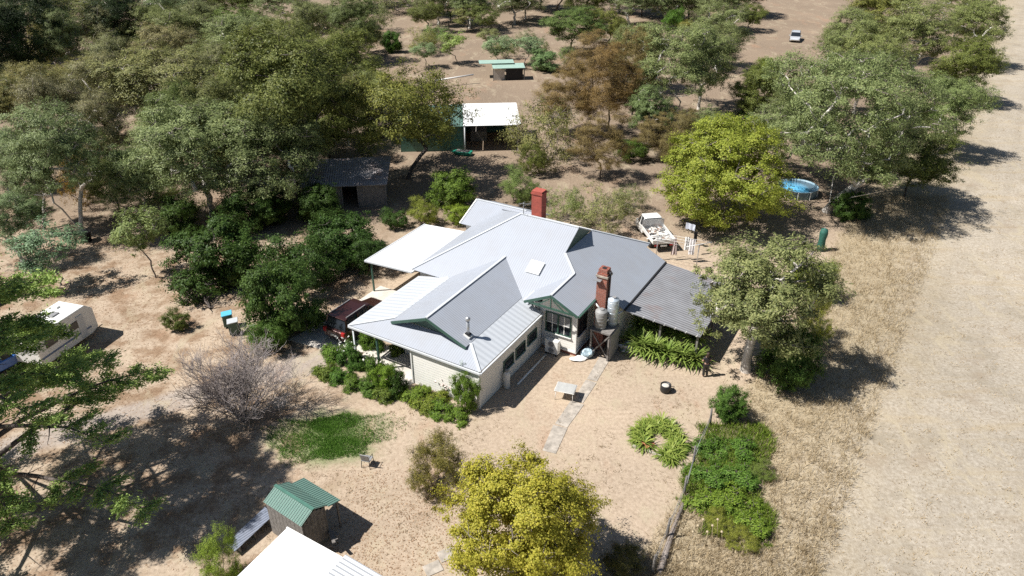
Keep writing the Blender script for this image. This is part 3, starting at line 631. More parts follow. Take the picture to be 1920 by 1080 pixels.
for i in range(3):
    p = HL(0, 0); q = G(600 + i * 9, 985 + i * 6)
    tag(MB().bar((0, 0, .05), (1.5, .2, .5 + .2 * i), .14, .04).build('loose_plank', M['timber'], None, 0, q, math.radians(-50 - 12 * i)), ('weathered plank leaning against the green roofed shed', 'second weathered plank leaning beside the green roofed shed', 'outermost weathered plank leaning near the green roofed shed')[i], 'plank', 'planks by the garden shed')
s0 = [G(424, 1018, .35), G(497, 950, .5), G(512, 966, .5), G(440, 1034, .35)]
tag(sheet('iron_sheet', s0, M['bluesheet'], None, (s0[2] - s0[1]), .03), 'long dull blue corrugated sheet propped low left of the garden shed', 'iron sheet')
_sh = bpy.data.objects['iron_sheet']
for f_ in (.12, .5, .88):
    p_ = s0[0].lerp(s0[1], f_); q_ = s0[3].lerp(s0[2], f_); zz_ = min(p_.z, q_.z) - .035
    MB().add([(p_.x - .04, p_.y, 0), (p_.x + .04, p_.y, 0), (q_.x + .04, q_.y, 0), (q_.x - .04, q_.y, 0), (p_.x - .04, p_.y, zz_), (p_.x + .04, p_.y, zz_), (q_.x + .04, q_.y, zz_), (q_.x - .04, q_.y, zz_)],
             [(3, 2, 1, 0), (4, 5, 6, 7), (0, 1, 5, 4), (1, 2, 6, 5), (2, 3, 7, 6), (3, 0, 4, 7)]).build('bearer', M['timber'], _sh)
# old shaded shed
osd = thing('old_shed', G(575, 395), math.radians(8), 'old shed with patchy rusted iron roof in deep tree shade', 'shed')
sheet('roof', [(-.3, -.3, 2.3), (7.2, -.6, 2.3), (7.6, 5.0, 2.9), (-.2, 5.0, 2.9)], M['shedroof'], osd, X_, .05)
for x0, x1, y0, y1 in ((0, 3.2, 0, .1), (4.6, 7.0, 0, .1), (0, .1, .1, 4.8), (6.9, 7.0, .1, 4.8), (0, 7, 4.7, 4.8)): MB().bx(x0, x1, y0, y1, 0, 2.28).build('wall', paint('shed_board', (.20, .18, .16), .8, var=.3), osd)
for x in (0, 3.2, 4.6, 7.0): MB().bx(x - .06, x + .06, -.06, .06, 0, 2.28).build('post', M['timber'], osd)
# machinery shed with green walls
g0 = G(694, 275); ms = thing('machinery_shed', G(752, 285), math.radians(4), 'green walled machinery shed with white iron roof and open bay behind the house', 'shed')
def px_local(o, px, py, z=0):
    v = G(px, py, z) - o.location; c, s = math.cos(-o.rotation_euler.z), math.sin(-o.rotation_euler.z); return v.x * c - v.y * s, v.x * s + v.y * c
xa, ya = px_local(ms, 870, 285); xb, yb = px_local(ms, 968, 268)
MB().bx(0, xa, 0, .12, 0, 2.7).build('wall', M['greentin'], ms); MB().bx(0, .12, .12, 6.0, 0, 2.7).build('wall', M['greentin'], ms)
MB().bx(0, xb, 6.0, 6.12, 0, 2.7).build('wall', M['greentin'], ms); MB().bx(xa - .1, xa, .12, 6.0, 0, 2.8).build('wall', M['dark'], ms); MB().bx(xb - .1, xb, 1.0, 6.0, 0, 2.7).build('wall', M['greentin'], ms)
sheet('roof', [(-.3, -.3, 2.75), (xa, -.3, 2.75), (xa, 6.3, 3.2), (-.3, 6.3, 3.2)], M['greenroof'], ms, X_, .05)
sheet('bay_roof', [(xa + .02, -.5, 2.85), (xb + .3, -.5, 2.85), (xb + .3, 6.3, 3.3), (xa + .02, 6.3, 3.3)], M['whiteroof'], ms, X_, .05)
for x in (xa + .1, xb): MB().bx(x - .08, x + .08, -.4, -.24, 0, 2.8).build('post', M['steel'], ms)
MB().bx(xa + .8, xa + 2.6, 3.0, 5.0, 0, 1.1).build('workbench', M['timber'], ms)
MB().tube([(xa + .15, -.5, 2.7), (xa + .15, -.6, .1)], .06).build('downpipe', M['trim'], ms)
# tiny far shelter, pool, posts, boat
fs_ = thing('field_shelter', G(952, 148), math.radians(6), 'tiny far green roofed shelter at the edge of the clearing', 'shelter')
sheet('roof', [(-2.2, -1.0, 1.75), (2.4, -1.0, 1.75), (2.4, 1.2, 1.95), (-2.2, 1.2, 1.95)], paint('pale_green_tin', (.32, .45, .38), .4), fs_, X_, .05)
sheet('roof', [(-4.0, .6, 2.1), (1.0, .6, 2.1), (1.0, 2.4, 2.2), (-4.0, 2.4, 2.2)], paint('pale_green_tin', (.32, .45, .38), .4), fs_, X_, .05)
MB().bx(-.3, 2.1, -.7, -.6, 0, 1.7).build('wall', M['dark'], fs_); MB().bx(-2.0, -.5, -.5, -.4, 0, 1.5).build('wall', M['concrete'], fs_)
for x in (-2.1, 2.3): MB().bx(x - .06, x + .06, -.9, -.78, 0, 1.75).build('post', M['timber'], fs_)
tag(MB().tube([G(812, 152, .9), G(888, 140, 1.2)], .12, 8).build('white_rail', M['white']), 'long white rail slanting down beside the far shelter', 'rail')
pl_ = thing('round_pool', G(1494, 362), 0, 'round above ground pool with bright blue water under the big gum', 'pool')
MB().lathe([(1.75, 0), (1.75, .7), (1.82, .75), (1.72, .75), (1.70, .62), (.05, .61)], 32).build('pool_wall', paint('pool_wall', (.22, .33, .40), .4), pl_)
m, t, b = new_mat('pool_water'); b.inputs['Base Color'].default_value = (.10, .36, .58, 1); b.inputs['Roughness'].default_value = .06; bump(t, b, noise(t, objco(t), 3.0, 3), .15, .05)
MB().lathe([(1.69, .63), (.02, .64)], 32).build('water', m, pl_)
for k in range(10):
    a_ = k * .628; MB().bx(-.04, .04, -.03, .03, 0, .75).build('upright', M['white'], pl_, 0, (1.8 * math.cos(a_), 1.8 * math.sin(a_), 0), a_)
o = thing('wrapped_post', G(1537, 470), 0, 'tall post wrapped in dark green mesh on the fence line', 'post')
MB().lathe([(.24, 0), (.3, .4), (.26, 1.0), (.32, 1.5), (.26, 1.85), (.05, 1.95)], 12).build('mesh_wrap', paint('green_mesh', (.02, .10, .075), .7, var=.4, scale=8), o)
MB().tube([(0, 0, 0), (0, 0, 2.05)], .05).build('stake', M['timber'], o)
o = thing('small_boat', G(866, 290), math.radians(-15), 'small green upturned dinghy on the dirt by the machinery shed', 'boat')
loft([(-1.1, .15, .35, .1, .3), (-.5, .0, .42, .25, .5), (.5, .0, .42, .28, .52), (1.1, .05, .4, .25, .45)], 'hull', paint('boat_green', (.03, .30, .20), .4), o, .05)
MB().bx(-.6, .8, -.36, .36, .42, .45).build('seat', M['timber'], o)

# ------------------------------------------------------------------ clothes line
cl = thing('clothes_line', G(1305, 503), 0.35, 'white steel clothes line with washing behind the lean-to', 'clothes line')
MB().tube([(0, 0, 0), (0, 0, 2.0)], .035).build('pole', M['steel'], cl); MB().tube([(-2.2, 2.2, 0), (-2.2, 2.2, 2.0)], .035).build('pole', M['steel'], cl)
MB().tube([(-1.1, 0, 2.0), (1.1, 0, 2.0)], .03).build('crossbar', M['white'], cl); MB().tube([(-3.2, 2.2, 2.0), (-1.2, 2.2, 2.0)], .03).build('crossbar', M['white'], cl)
for k in range(4): MB().tube([(-1.05 + k * .7, 0, 2.0), (-3.15 + k * .65, 2.2, 2.0)], .012, 5).build('wire', M['white'], cl)
rng = random.Random(9)
for i, (px, py, w, h, c, lb) in enumerate(((1262, 488, .5, 1.5, (.62, .52, .50), 'pale pink towel hanging nearest the house wall'), (1284, 488, .35, 1.1, (.78, .78, .76), 'narrow white cloth hanging on the clothes line'),
        (1293, 492, .45, 1.3, (.74, .72, .72), 'long white cloth hanging in the middle of the clothes line'), (1299, 478, .3, .9, (.03, .03, .035), 'black garment hanging on the clothes line'), (1290, 462, .8, .5, (.52, .55, .62), 'pale grey blue sheet folded over the top wires'))):
    g = MB(); vs = []; fs = []; nx = 8
    for s in (0, 1):
        for k in range(nx + 1):
            x = -w / 2 + w * k / nx; yy = .04 * math.sin(k * 1.7 + i); tap = 1 - .25 * s
            vs += [(x * (1 if i else (.35 + .65 * (1 - s))), yy + .02 * s, 0), (x * tap, yy * 2, -h * (1 + .03 * math.sin(k * 2)))]
    for s in (0, 1):
        for k in range(nx):
            a0 = s * (nx + 1) * 2 + k * 2; fs.append((a0, a0 + 2, a0 + 3, a0 + 1))
    p = G(px, py); o = g.add(vs, fs, True).build('garment', paint('cloth%d' % i, c, .8, var=.06)); o.location = (p.x, p.y, 1.98); o.rotation_euler = (0, 0, rng.uniform(-.7, .7))
    if i == 0:
        for v in o.data.vertices: v.co.x *= (.25 if v.co.z > -.1 else 1)
    tag(o, lb, 'garment', 'washing on the line')

# ------------------------------------------------------------------ person
def skin_fig(name, verts, edges, radii, mat, parent, sub=2):
    me = bpy.data.meshes.new(name); me.from_pydata(verts, edges, []); me.materials.append(mat); o = link(bpy.data.objects.new(name, me), parent)
    o.modifiers.new('skin', 'SKIN')
    for v, r in zip(me.skin_vertices[0].data, radii): v.radius = (r, r)
    me.skin_vertices[0].data[0].use_root = True
    s = o.modifiers.new('sub', 'SUBSURF'); s.levels = sub; s.render_levels = sub
    for p in me.polygons: p.use_smooth = True
    return o
pp = thing('person', G(1321, 706), math.radians(190), 'person in black top and long black trousers standing by the spiky plants', 'person')
skin = paint('skin', (.50, .30, .22), .55, var=.05)
bv = [(0, 0, .92), (0, .0, 1.12), (0, .01, 1.32), (0, 0, 1.45), (0, -.02, 1.56), (0, -.03, 1.63),
      (.17, 0, 1.38), (.25, -.03, 1.12), (.14, -.24, 1.05), (.05, -.30, 1.08), (-.17, 0, 1.38), (-.25, -.03, 1.12), (-.14, -.24, 1.05), (-.03, -.30, 1.06),
      (.09, 0, .86), (.10, -.01, .48), (.10, .02, .08), (.11, -.12, .04), (-.09, 0, .86), (-.10, .01, .48), (-.11, .03, .08), (-.12, -.11, .04)]
be = [(0, 1), (1, 2), (2, 3), (3, 4), (4, 5), (2, 6), (6, 7), (7, 8), (8, 9), (2, 10), (10, 11), (11, 12), (12, 13), (0, 14), (14, 15), (15, 16), (16, 17), (0, 18), (18, 19), (19, 20), (20, 21)]
br = [.12, .11, .12, .055, .085, .075, .055, .042, .034, .025, .055, .042, .034, .025, .085, .06, .042, .035, .085, .06, .042, .035]
body = skin_fig('body', bv, be, br, skin, pp)
skin_fig('trousers', [bv[i] for i in (0, 14, 15, 16, 18, 19, 20)], [(0, 1), (1, 2), (2, 3), (0, 4), (4, 5), (5, 6)], [.15, .105, .085, .08, .105, .085, .08], M['black'], pp)
skin_fig('top', [(0, 0, .95), (0, 0, 1.12), (0, .01, 1.33), (0, 0, 1.42), (.17, 0, 1.38), (.22, -.02, 1.22), (-.17, 0, 1.38), (-.22, -.02, 1.22)], [(0, 1), (1, 2), (2, 3), (2, 4), (4, 5), (2, 6), (6, 7)], [.145, .135, .145, .07, .075, .065, .075, .065], paint('dark_top', (.035, .03, .035), .8), pp)
hm = MB().lathe([(.02, .115), (.07, .10), (.1, .05), (.105, -.02), (.1, -.14), (.085, -.2)], 14, (0, .02, 1.62)).build('hair', paint('dark_hair', (.04, .022, .014), .6), pp)

# ------------------------------------------------------------------ trees
def tubes_np(polys, k=5):
    V = []; Fq = []; n0 = 0
    for pts, rs in polys:
        n = len(pts); d = np.gradient(pts, axis=0); d /= np.linalg.norm(d, axis=1, keepdims=True) + 1e-9
        ref = np.where(np.abs(d[:, 2:3]) > .9, np.array([[1., 0, 0]]), np.array([[0, 0, 1.]]))
        a = np.cross(d, ref); a /= np.linalg.norm(a, axis=1, keepdims=True) + 1e-9; b2 = np.cross(d, a)
        t = np.arange(k) * 2 * np.pi / k
        ring = pts[:, None, :] + rs[:, None, None] * (np.cos(t)[None, :, None] * a[:, None, :] + np.sin(t)[None, :, None] * b2[:, None, :])
        V.append(ring.reshape(-1, 3)); i = np.arange(n - 1)[:, None]; j = np.arange(k)[None, :]; j2 = (j + 1) % k
        Fq.append(np.stack([i * k + j, i * k + j2, (i + 1) * k + j2, (i + 1) * k + j], -1).reshape(-1, 4) + n0); n0 += n * k
    return np.concatenate(V), np.concatenate(Fq)
def leaves_np(pos, axis, L, Wd, rng, nrm=None):
    n = len(pos); axis = axis / (np.linalg.norm(axis, axis=1, keepdims=True) + 1e-9)
    r = rng.normal(size=(n, 3))
    if nrm is not None: r = nrm + r * .42; axis = axis - r * ((axis * r).sum(1) / ((r * r).sum(1) + 1e-9))[:, None] * .8; axis /= np.linalg.norm(axis, axis=1, keepdims=True) + 1e-9
    w = np.cross(axis, r); w /= np.linalg.norm(w, axis=1, keepdims=True) + 1e-9
    s = rng.uniform(.65, 1.3, (n, 1)); L = L * s; Wd = Wd * s
    V = np.stack([pos, pos + axis * L * .45 + w * Wd * .5, pos + axis * L, pos + axis * L * .45 - w * Wd * .5], 1).reshape(-1, 3)
    return V, np.arange(n * 4).reshape(n, 4)
def grow(seed, H, th, cr, n, spread=1.0, lean=(0, 0), wig=.10, tip=.018, shell=.55, lobes=10, zmin=None, multi=1):
    """trunk to height th, crown ellipsoid cr=(rx, ry, rz) centred so its top is H; returns clump centres and wood polylines"""
    rng = np.random.default_rng(seed); cz = H - cr[2]; dm = 1.15 * (cr[0] * cr[1] * cr[2] / max(n, 1)) ** (1 / 3)
    C = []; D = []; tries = 0; K = lobes; lob = []
    while len(lob) < K and tries < 4000:                       # the crown is a heap of rounded lobes
        tries += 1; v = rng.normal(size=3); v /= np.linalg.norm(v)
        if v[2] < -.85: continue
        q = v * np.array(cr) * rng.uniform(.45, .72)
        if lob and min(np.linalg.norm((q - o) / np.array(cr)) for o in lob) < .42: tries += 10; continue
        lob.append(q)
    K = len(lob); lr = np.array(cr) * (.62 / max(K, 1) ** .2)
    per_l = np.maximum(1, (n * (rs_ := rng.uniform(.6, 1.4, K)) / rs_.sum()).astype(int))
    for q, m, kk in zip(lob, per_l, rs_):
        got = 0; tries = 0
        while got < m and tries < 400:
            tries += 1; v = rng.normal(size=3); v /= np.linalg.norm(v); v[2] = v[2] if v[2] > -.55 else -v[2]
            if np.dot(v, q / np.array(cr)) < -.35: continue
            p = q + v * lr * (.75 + .25 * kk ** .5) * rng.uniform(.72, 1.0) + np.array([lean[0], lean[1], cz])
            if p[2] < (zmin if zmin is not None else .1 * H): continue
            if C and min(np.linalg.norm(c - p) for c in C[-40:]) < .42 * dm: continue
            C.append(p); D.append(v * .75 + q / np.linalg.norm(q / np.array(cr)) / np.array(cr) * .5 + np.array([0, 0, .25])); got += 1
    D = np.array(D)
    C = np.array(C)
    nodes = []; par = []; polys = []
    for mtr in range(multi):
        off = rng.normal(size=2) * (.08 if multi > 1 else 0); tgt = np.array([lean[0] * .6, lean[1] * .6]) + (rng.normal(size=2) * cr[0] * .35 if multi > 1 else 0)
        prev = -1; idx = []
        for i in range(6):
            f = i / 5; p = np.array([off[0] + tgt[0] * f ** 1.5 + rng.normal() * wig * .4 * (i > 0), off[1] + tgt[1] * f ** 1.5 + rng.normal() * wig * .4 * (i > 0), th * f])
            nodes.append(p); par.append(prev); prev = len(nodes) - 1; idx.append(prev)
        polys.append(idx)
    base = np.array([lean[0] * .6, lean[1] * .6, th]); order = np.argsort(np.linalg.norm(C - base, axis=1))
    for ci in order:
        c = C[ci]; A = np.array(nodes); d = np.linalg.norm(A - c, axis=1); dz = c[2] - A[:, 2]
        cost = d + np.where(dz < 0, -dz * 1.2, 0) + .12 * np.linalg.norm(A - base, axis=1) + np.where(A[:, 2] < th * .55, 6.0, 0)
        k = int(np.argmin(cost)); s = A[k]; L = np.linalg.norm(c - s); idx = [k]; prev = k; m = max(3, int(L / .7))
        bow = rng.normal(size=3) * L * wig; bow[2] += L * .08
        for i in range(1, m + 1):
            f = i / m; p = s + (c - s) * f + bow * math.sin(math.pi * f) + rng.normal(size=3) * L * .02 * (i < m)
            nodes.append(p); par.append(prev); prev = len(nodes) - 1; idx.append(prev)
        polys.append(idx)
    r2 = np.zeros(len(nodes)); kids = np.zeros(len(nodes), int)
    for i in range(len(nodes) - 1, -1, -1):
        if r2[i] == 0: r2[i] = tip ** 2.3
        if par[i] >= 0: r2[par[i]] += r2[i] * (1.0 if True else 0)
    rad = r2 ** (1 / 2.3); A = np.array(nodes)
    out = []
    for idx in polys:
        rs = rad[idx].copy()
        if len(rs) > 2 and idx[0] != 0 and par[idx[1]] == idx[0]: rs[0] = min(rs[0], rs[1] * 1.25)
        if idx[0] == 0 or par[idx[0]] == -1: rs[0] *= 1.35
        out.append((A[idx], rs))
    return C, D, out, rng
TRI = [0]
def make_tree(name, seed, H, th, cr, n, per, clump, L, Wd, leaf, bk, droop=.5, up=0.0, tuft=.75, **kw):
    """one tree: an Empty with a trunk (trunk, limbs) and a crown of single leaves"""
    C, D, polys, rng = grow(seed, H, th, cr, n, **kw)
    root = bpy.data.objects.new(name, None)
    COL.objects.link(root)
    # thin twigs inside every clump
    tw = []
    for c in C:
        for _ in range(3):
            d = rng.normal(size=3); d[2] = abs(d[2]) * .5; d /= np.linalg.norm(d); e = c + d * clump * 1.0
            tw.append((np.stack([c, (c + e) / 2 + rng.normal(size=3) * clump * .08, e]), np.array([.014, .01, .006])))
    thick = [q for q in polys if q[1].max() >= .06] or polys[:1]; thin = [q for q in polys if q[1].max() < .06]
    np_mesh('trunk', *tubes_np(thick, 7), M[bk], root, True)
    np_mesh('branches', *tubes_np(thin + tw, 4), M['bark_dark' if bk == 'bark_dark' else 'bark_grey'], root, True)['kind'] = 'stuff'
    m = len(C); sub = 7
    sc = C[:, None, :] + rng.normal(size=(m, sub, 3)) * np.array([clump, clump, clump * tuft]) * .62       # small tufts in each clump
    sz = rng.uniform(.5, 1.25, (m, 1)); k = per // sub
    pos = sc[:, :, None, :] + rng.normal(size=(m, sub, k, 3)) * np.array([clump, clump, clump * tuft]) * .30 * sz[:, :, None, None]
    out = pos - C[:, None, None, :]
    axis = rng.normal(size=pos.shape) + out / clump * .8; axis[..., 2] += up - droop
    nr = D[:, None, None, :] * .8 + out / clump * .9; nr[..., 2] += .15
    V, Fq = leaves_np(pos.reshape(-1, 3), axis.reshape(-1, 3), L, Wd, rng, nr.reshape(-1, 3))
    np_mesh('crown', V, Fq, M[leaf], root); TRI[0] += len(Fq) * 2
    root['ph'] = H; root['pw'] = 2 * max(cr[0], cr[1])
    return root
PROTO = {}
def proto(key, *a, **kw): PROTO[key] = (a, kw); 
_built = {}
def plant(key, name, bx, by, ty, wpx, label, cat='tree', group=None, color=(1, 1, 1), rz=None, hscale=None, loc=None):
    p = Vector(loc) if loc is not None else G(bx, by); p.z = 0
    h = (hscale or height_for(p, ty)) * (.93 if cat == 'tree' else .84); d = P((p.x, p.y, h * .6))[2]; wid = wpx / F_PX * d * (.9 if cat == 'tree' else .84)
    if key not in _built:
        a, kw = PROTO[key]; r = make_tree(name, *a, **kw); _built[key] = r; first = True
    else: r = _built[key]; first = False
    s = h / r['ph']; sx = wid / r['pw']; sx = min(max(sx, s * .5), s * 1.9)
    rz = random.Random(label).uniform(0, 6.28) if rz is None else rz
    if first:
        r.location = p; r.rotation_euler = (0, 0, rz); r.scale = (sx, sx, s); o = r
        for c in o.children: c.color = (*color, 1)
    else: o = dup(r, p, rz, (sx, sx, s), name=name, color=color)
    for k in ('group',):
        if k in o: del o[k]
    return tag(o, label, cat, group)
#      key        seed H   th   crown radii       n   per  clump leafL leafW
proto('gumA', 11, 13, 3.4, (4.9, 4.7, 5.6), 120, 430, .85, .20, .07, 'leaf_gum', 'bark_pale', droop=.7, wig=.15, tip=.036, lobes=11)
proto('gumB', 23, 15, 4.4, (4.8, 4.4, 6.3), 120, 400, .85, .21, .07, 'leaf_gum', 'bark_pale', droop=.7, wig=.17, tip=.036, multi=2, lobes=12)
proto('giant', 29, 19, 5.0, (8.8, 7.8, 7.8), 240, 430, 1.0, .22, .075, 'leaf_gum', 'bark_pale', droop=.7, wig=.15, tip=.045, multi=3, lobes=16)
proto('dense', 31, 14, 3.0, (5.3, 5.1, 6.2), 150, 420, .9, .20, .085, 'leaf_dense', 'bark_dark', droop=.3, wig=.1, tip=.022, lobes=12)
proto('spread', 37, 11, 2.6, (5.5, 5.0, 4.3), 110, 420, .85, .19, .075, 'leaf_dense', 'bark_dark', droop=.3, wig=.14, tip=.028, multi=3, lobes=10)
proto('casua', 41, 12, 2.8, (3.9, 3.7, 5.4), 84, 560, .8, .28, .032, 'leaf_brown', 'bark_dark', droop=.35, up=.3, wig=.1, tip=.024, lobes=9)
proto('gumM', 58, 10, 3.8, (3.6, 3.4, 3.9), 92, 560, .60, .17, .058, 'leaf_gum', 'bark_pale', droop=.8, wig=.16, tip=.042, lobes=10)
proto('sapling', 61, 5, 1.2, (1.5, 1.4, 2.0), 32, 230, .40, .16, .058, 'leaf_gum', 'bark_grey', droop=.5, wig=.12, tip=.014, lobes=7)
proto('yellow', 71, 7, 1.2, (3.7, 3.5, 3.4), 150, 760, .55, .095, .07, 'leaf_yellow', 'bark_grey', droop=.2, wig=.1, tip=.016, multi=3, zmin=.4, lobes=14)
proto('lime', 77, 9, 1.3, (5.0, 4.8, 4.7), 190, 640, .66, .115, .085, 'leaf_lime', 'bark_grey', droop=.2, wig=.1, tip=.018, multi=2, zmin=.3, lobes=15)
proto('bush', 83, 4, .5, (2.6, 2.5, 2.4), 84, 440, .46, .13, .07, 'leaf_green', 'bark_dark', droop=.1, tip=.014, multi=3, zmin=.2, lobes=10)
proto('bush2', 89, 3.5, .4, (2.3, 2.4, 2.0), 60, 420, .44, .12, .058, 'leaf_green', 'bark_dark', droop=.1, up=.2, tip=.012, multi=4, zmin=.15, lobes=9)
proto('sparse', 97, 4, .6, (2.6, 2.4, 2.3), 55, 230, .5, .12, .045, 'leaf_gum', 'bark_grey', droop=.1, up=.2, tip=.013, multi=4, zmin=.3, wig=.15, lobes=9)
proto('feather', 101, 3.6, .4, (2.4, 2.3, 2.1), 66, 430, .46, .16, .024, 'leaf_dense', 'bark_dark', droop=-.1, up=.5, tip=.012, multi=5, zmin=.15, lobes=9)
proto('pine', 103, 15, 2.0, (4.2, 4.0, 7.0), 120, 380, .95, .24, .06, 'leaf_pine', 'bark_dark', droop=.1, tip=.022, zmin=.8, lobes=13)
proto('low', 107, 1.0, .1, (1.0, 1.0, .8), 44, 210, .22, .085, .05, 'leaf_green', 'bark_dark', droop=0, up=.2, tip=.006, multi=3, zmin=.04, lobes=8)

OL, DK, YL, GR, BR, BL = (1.05, 1.0, .8), (.6, .68, .62), (1.5, 1.3, .75), (.95, 1.1, .9), (1.25, .95, .65), (1.0, 1.15, 1.35)
gt = 'eucalyptus_tree'
# --- left and centre wood
plant('gumA', gt, 520, 398, 180, 250, 'right hand of the two broad gums left of the old shed', color=(.95, 1.0, .85))
plant('gumA', gt, 400, 405, 152, 300, 'left hand of the two broad gums left of the old shed', color=(.98, 1.05, .9))
plant('dense', gt, 560, 372, 18, 320, 'tallest dark dense gum above the old shed', color=(.95, .95, .85))
plant('gumB', gt, 155, 442, 165, 210, 'tall slim pale trunked gum with the tub at its foot', color=(.95, 1.05, .95))
plant('gumA', gt, 330, 250, 60, 270, 'brownish olive gum behind the broad gum', color=(1.05, .95, .75))
plant('gumB', gt, 165, 125, -30, 170, 'white limbed gum against the dark pines at top left', color=(.9, .85, .65))
plant('gumA', gt, 240, 185, 70, 190, 'olive brown gum with thin white trunks right of the pines', color=(1.0, .85, .6))
plant('spread', gt, 762, 335, 95, 330, 'dark multi stemmed gum in front of the machinery shed', color=(1.15, 1.05, .75))
plant('dense', gt, 640, 215, 40, 200, 'dark green gum between the tall dense gum and the clearing', color=(1.0, 1.0, .8))
plant('gumA', gt, 470, 150, 5, 230, 'dull green gum at the top edge above the broad gum', color=(1.0, 1.05, .9))
plant('gumB', gt, 345, 90, -40, 200, 'grey green gum at the top edge right of the pines', color=(.9, 1.0, .95))
plant('sparse', 'shrub_tree', 165, 385, 255, 80, 'small orange brown tree beside the pale slim gum', color=(1.5, .85, .45), cat='tree')
plant('gumB', gt, 45, 492, 345, 150, 'leaning grey gum at the left edge', color=(.85, 1.0, .95))
plant('gumB', gt, 85, 430, 240, 130, 'thin open gum behind the leaning one at left', color=(.85, .95, .9))
plant('dense', gt, 225, 395, 290, 110, 'low dark gum right of the slim pale trunk', color=(.8, .85, .7))
for i, (bx, by, ty, w) in enumerate(((20, 190, -60, 150), (95, 170, -70, 150), (235, 120, -60, 130), (-20, 260, 60, 120))):
    plant('pine', 'pine_tree', bx, by, ty, w, ('very dark pine at the top left corner', 'second dark pine from the top left corner', 'dark pine right of the white limbed gum', 'dark pine low on the left edge')[i], group='dark pines', color=(.28, .32, .3))
plant('sapling', 'young_gum', 292, 520, 378, 110, 'thin crooked young gum on the bare slope left', color=(1.0, 1.1, .8))
plant('sapling', 'young_gum', 115, 535, 408, 125, 'small blue grey gum near the caravan', color=(.85, 1.15, 1.35))
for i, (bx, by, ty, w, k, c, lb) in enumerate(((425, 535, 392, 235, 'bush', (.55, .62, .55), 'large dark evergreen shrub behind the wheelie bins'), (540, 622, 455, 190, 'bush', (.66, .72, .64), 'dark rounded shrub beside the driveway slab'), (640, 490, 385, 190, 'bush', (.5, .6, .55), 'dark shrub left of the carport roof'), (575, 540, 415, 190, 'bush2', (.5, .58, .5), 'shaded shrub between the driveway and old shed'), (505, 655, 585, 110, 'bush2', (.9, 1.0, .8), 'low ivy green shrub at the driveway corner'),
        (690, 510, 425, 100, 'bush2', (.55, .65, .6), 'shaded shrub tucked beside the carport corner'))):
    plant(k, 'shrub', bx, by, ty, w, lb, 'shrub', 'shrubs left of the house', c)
plant('bush2', 'shrub', 335, 615, 575, 66, 'small round olive shrub on the bare slope', 'shrub', None, (1.0, .8, .7))
for bx, by, ty, w, k, c, lb in ((848, 388, 305, 115, 'bush', (1.35, 1.3, .9), 'bright green round shrub behind the carport'), (795, 420, 362, 80, 'feather', (1.5, 1.5, .8), 'upright green conifer shrub behind the carport'), (858, 418, 375, 75, 'bush2', (2.0, 1.7, .9), 'yellow green shrub against the rear roof'), (975, 380, 302, 100, 'feather', (1.2, 1.4, 1.3), 'grey green shrub left of the red chimney'),
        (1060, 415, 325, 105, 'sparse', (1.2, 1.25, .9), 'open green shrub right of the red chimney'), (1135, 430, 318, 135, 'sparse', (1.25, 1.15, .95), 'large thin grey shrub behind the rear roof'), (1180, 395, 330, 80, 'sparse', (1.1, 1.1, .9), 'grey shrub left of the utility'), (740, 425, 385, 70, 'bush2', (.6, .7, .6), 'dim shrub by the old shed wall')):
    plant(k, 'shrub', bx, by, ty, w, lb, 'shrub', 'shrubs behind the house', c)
# --- centre back
for i, (bx, by, ty, w, c, lb) in enumerate(((1062, 250, 105, 130, (1.15, 1.05, .8), 'left brown feathery casuarina by the clearing'), (1140, 255, 58, 150, (1.15, .98, .75), 'tallest brown casuarina of the middle group'), (1125, 335, 195, 120, (1.05, 1.0, .8), 'nearest brown casuarina with low dark crown'), (1185, 215, 30, 130, (1.0, 1.0, .75), 'olive brown casuarina at the back of the group'))):
    plant('casua', 'casuarina_tree', bx, by, ty, w, lb, 'tree', 'brown casuarinas', c)
plant('sparse', gt, 1015, 305, 160, 170, 'sparse leaning tree beside the machinery shed roof', color=(1.15, 1.0, .75))
plant('gumB', gt, 1262, 240, 20, 190, 'gum with white forked branches behind the lime tree', color=(1.0, 1.05, .85))
plant('gumA', gt, 1310, 205, 15, 150, 'olive gum right of the forked white gum', color=(1.0, 1.0, .8))
plant('gumM', gt, 1215, 275, 150, 110, 'dark green low gum under the casuarinas', color=(.8, .95, .75))
plant('dense', gt, 1070, 100, 4, 165, 'dark feathery dome shaped tree at the top centre', color=(.85, 1.05, .95))
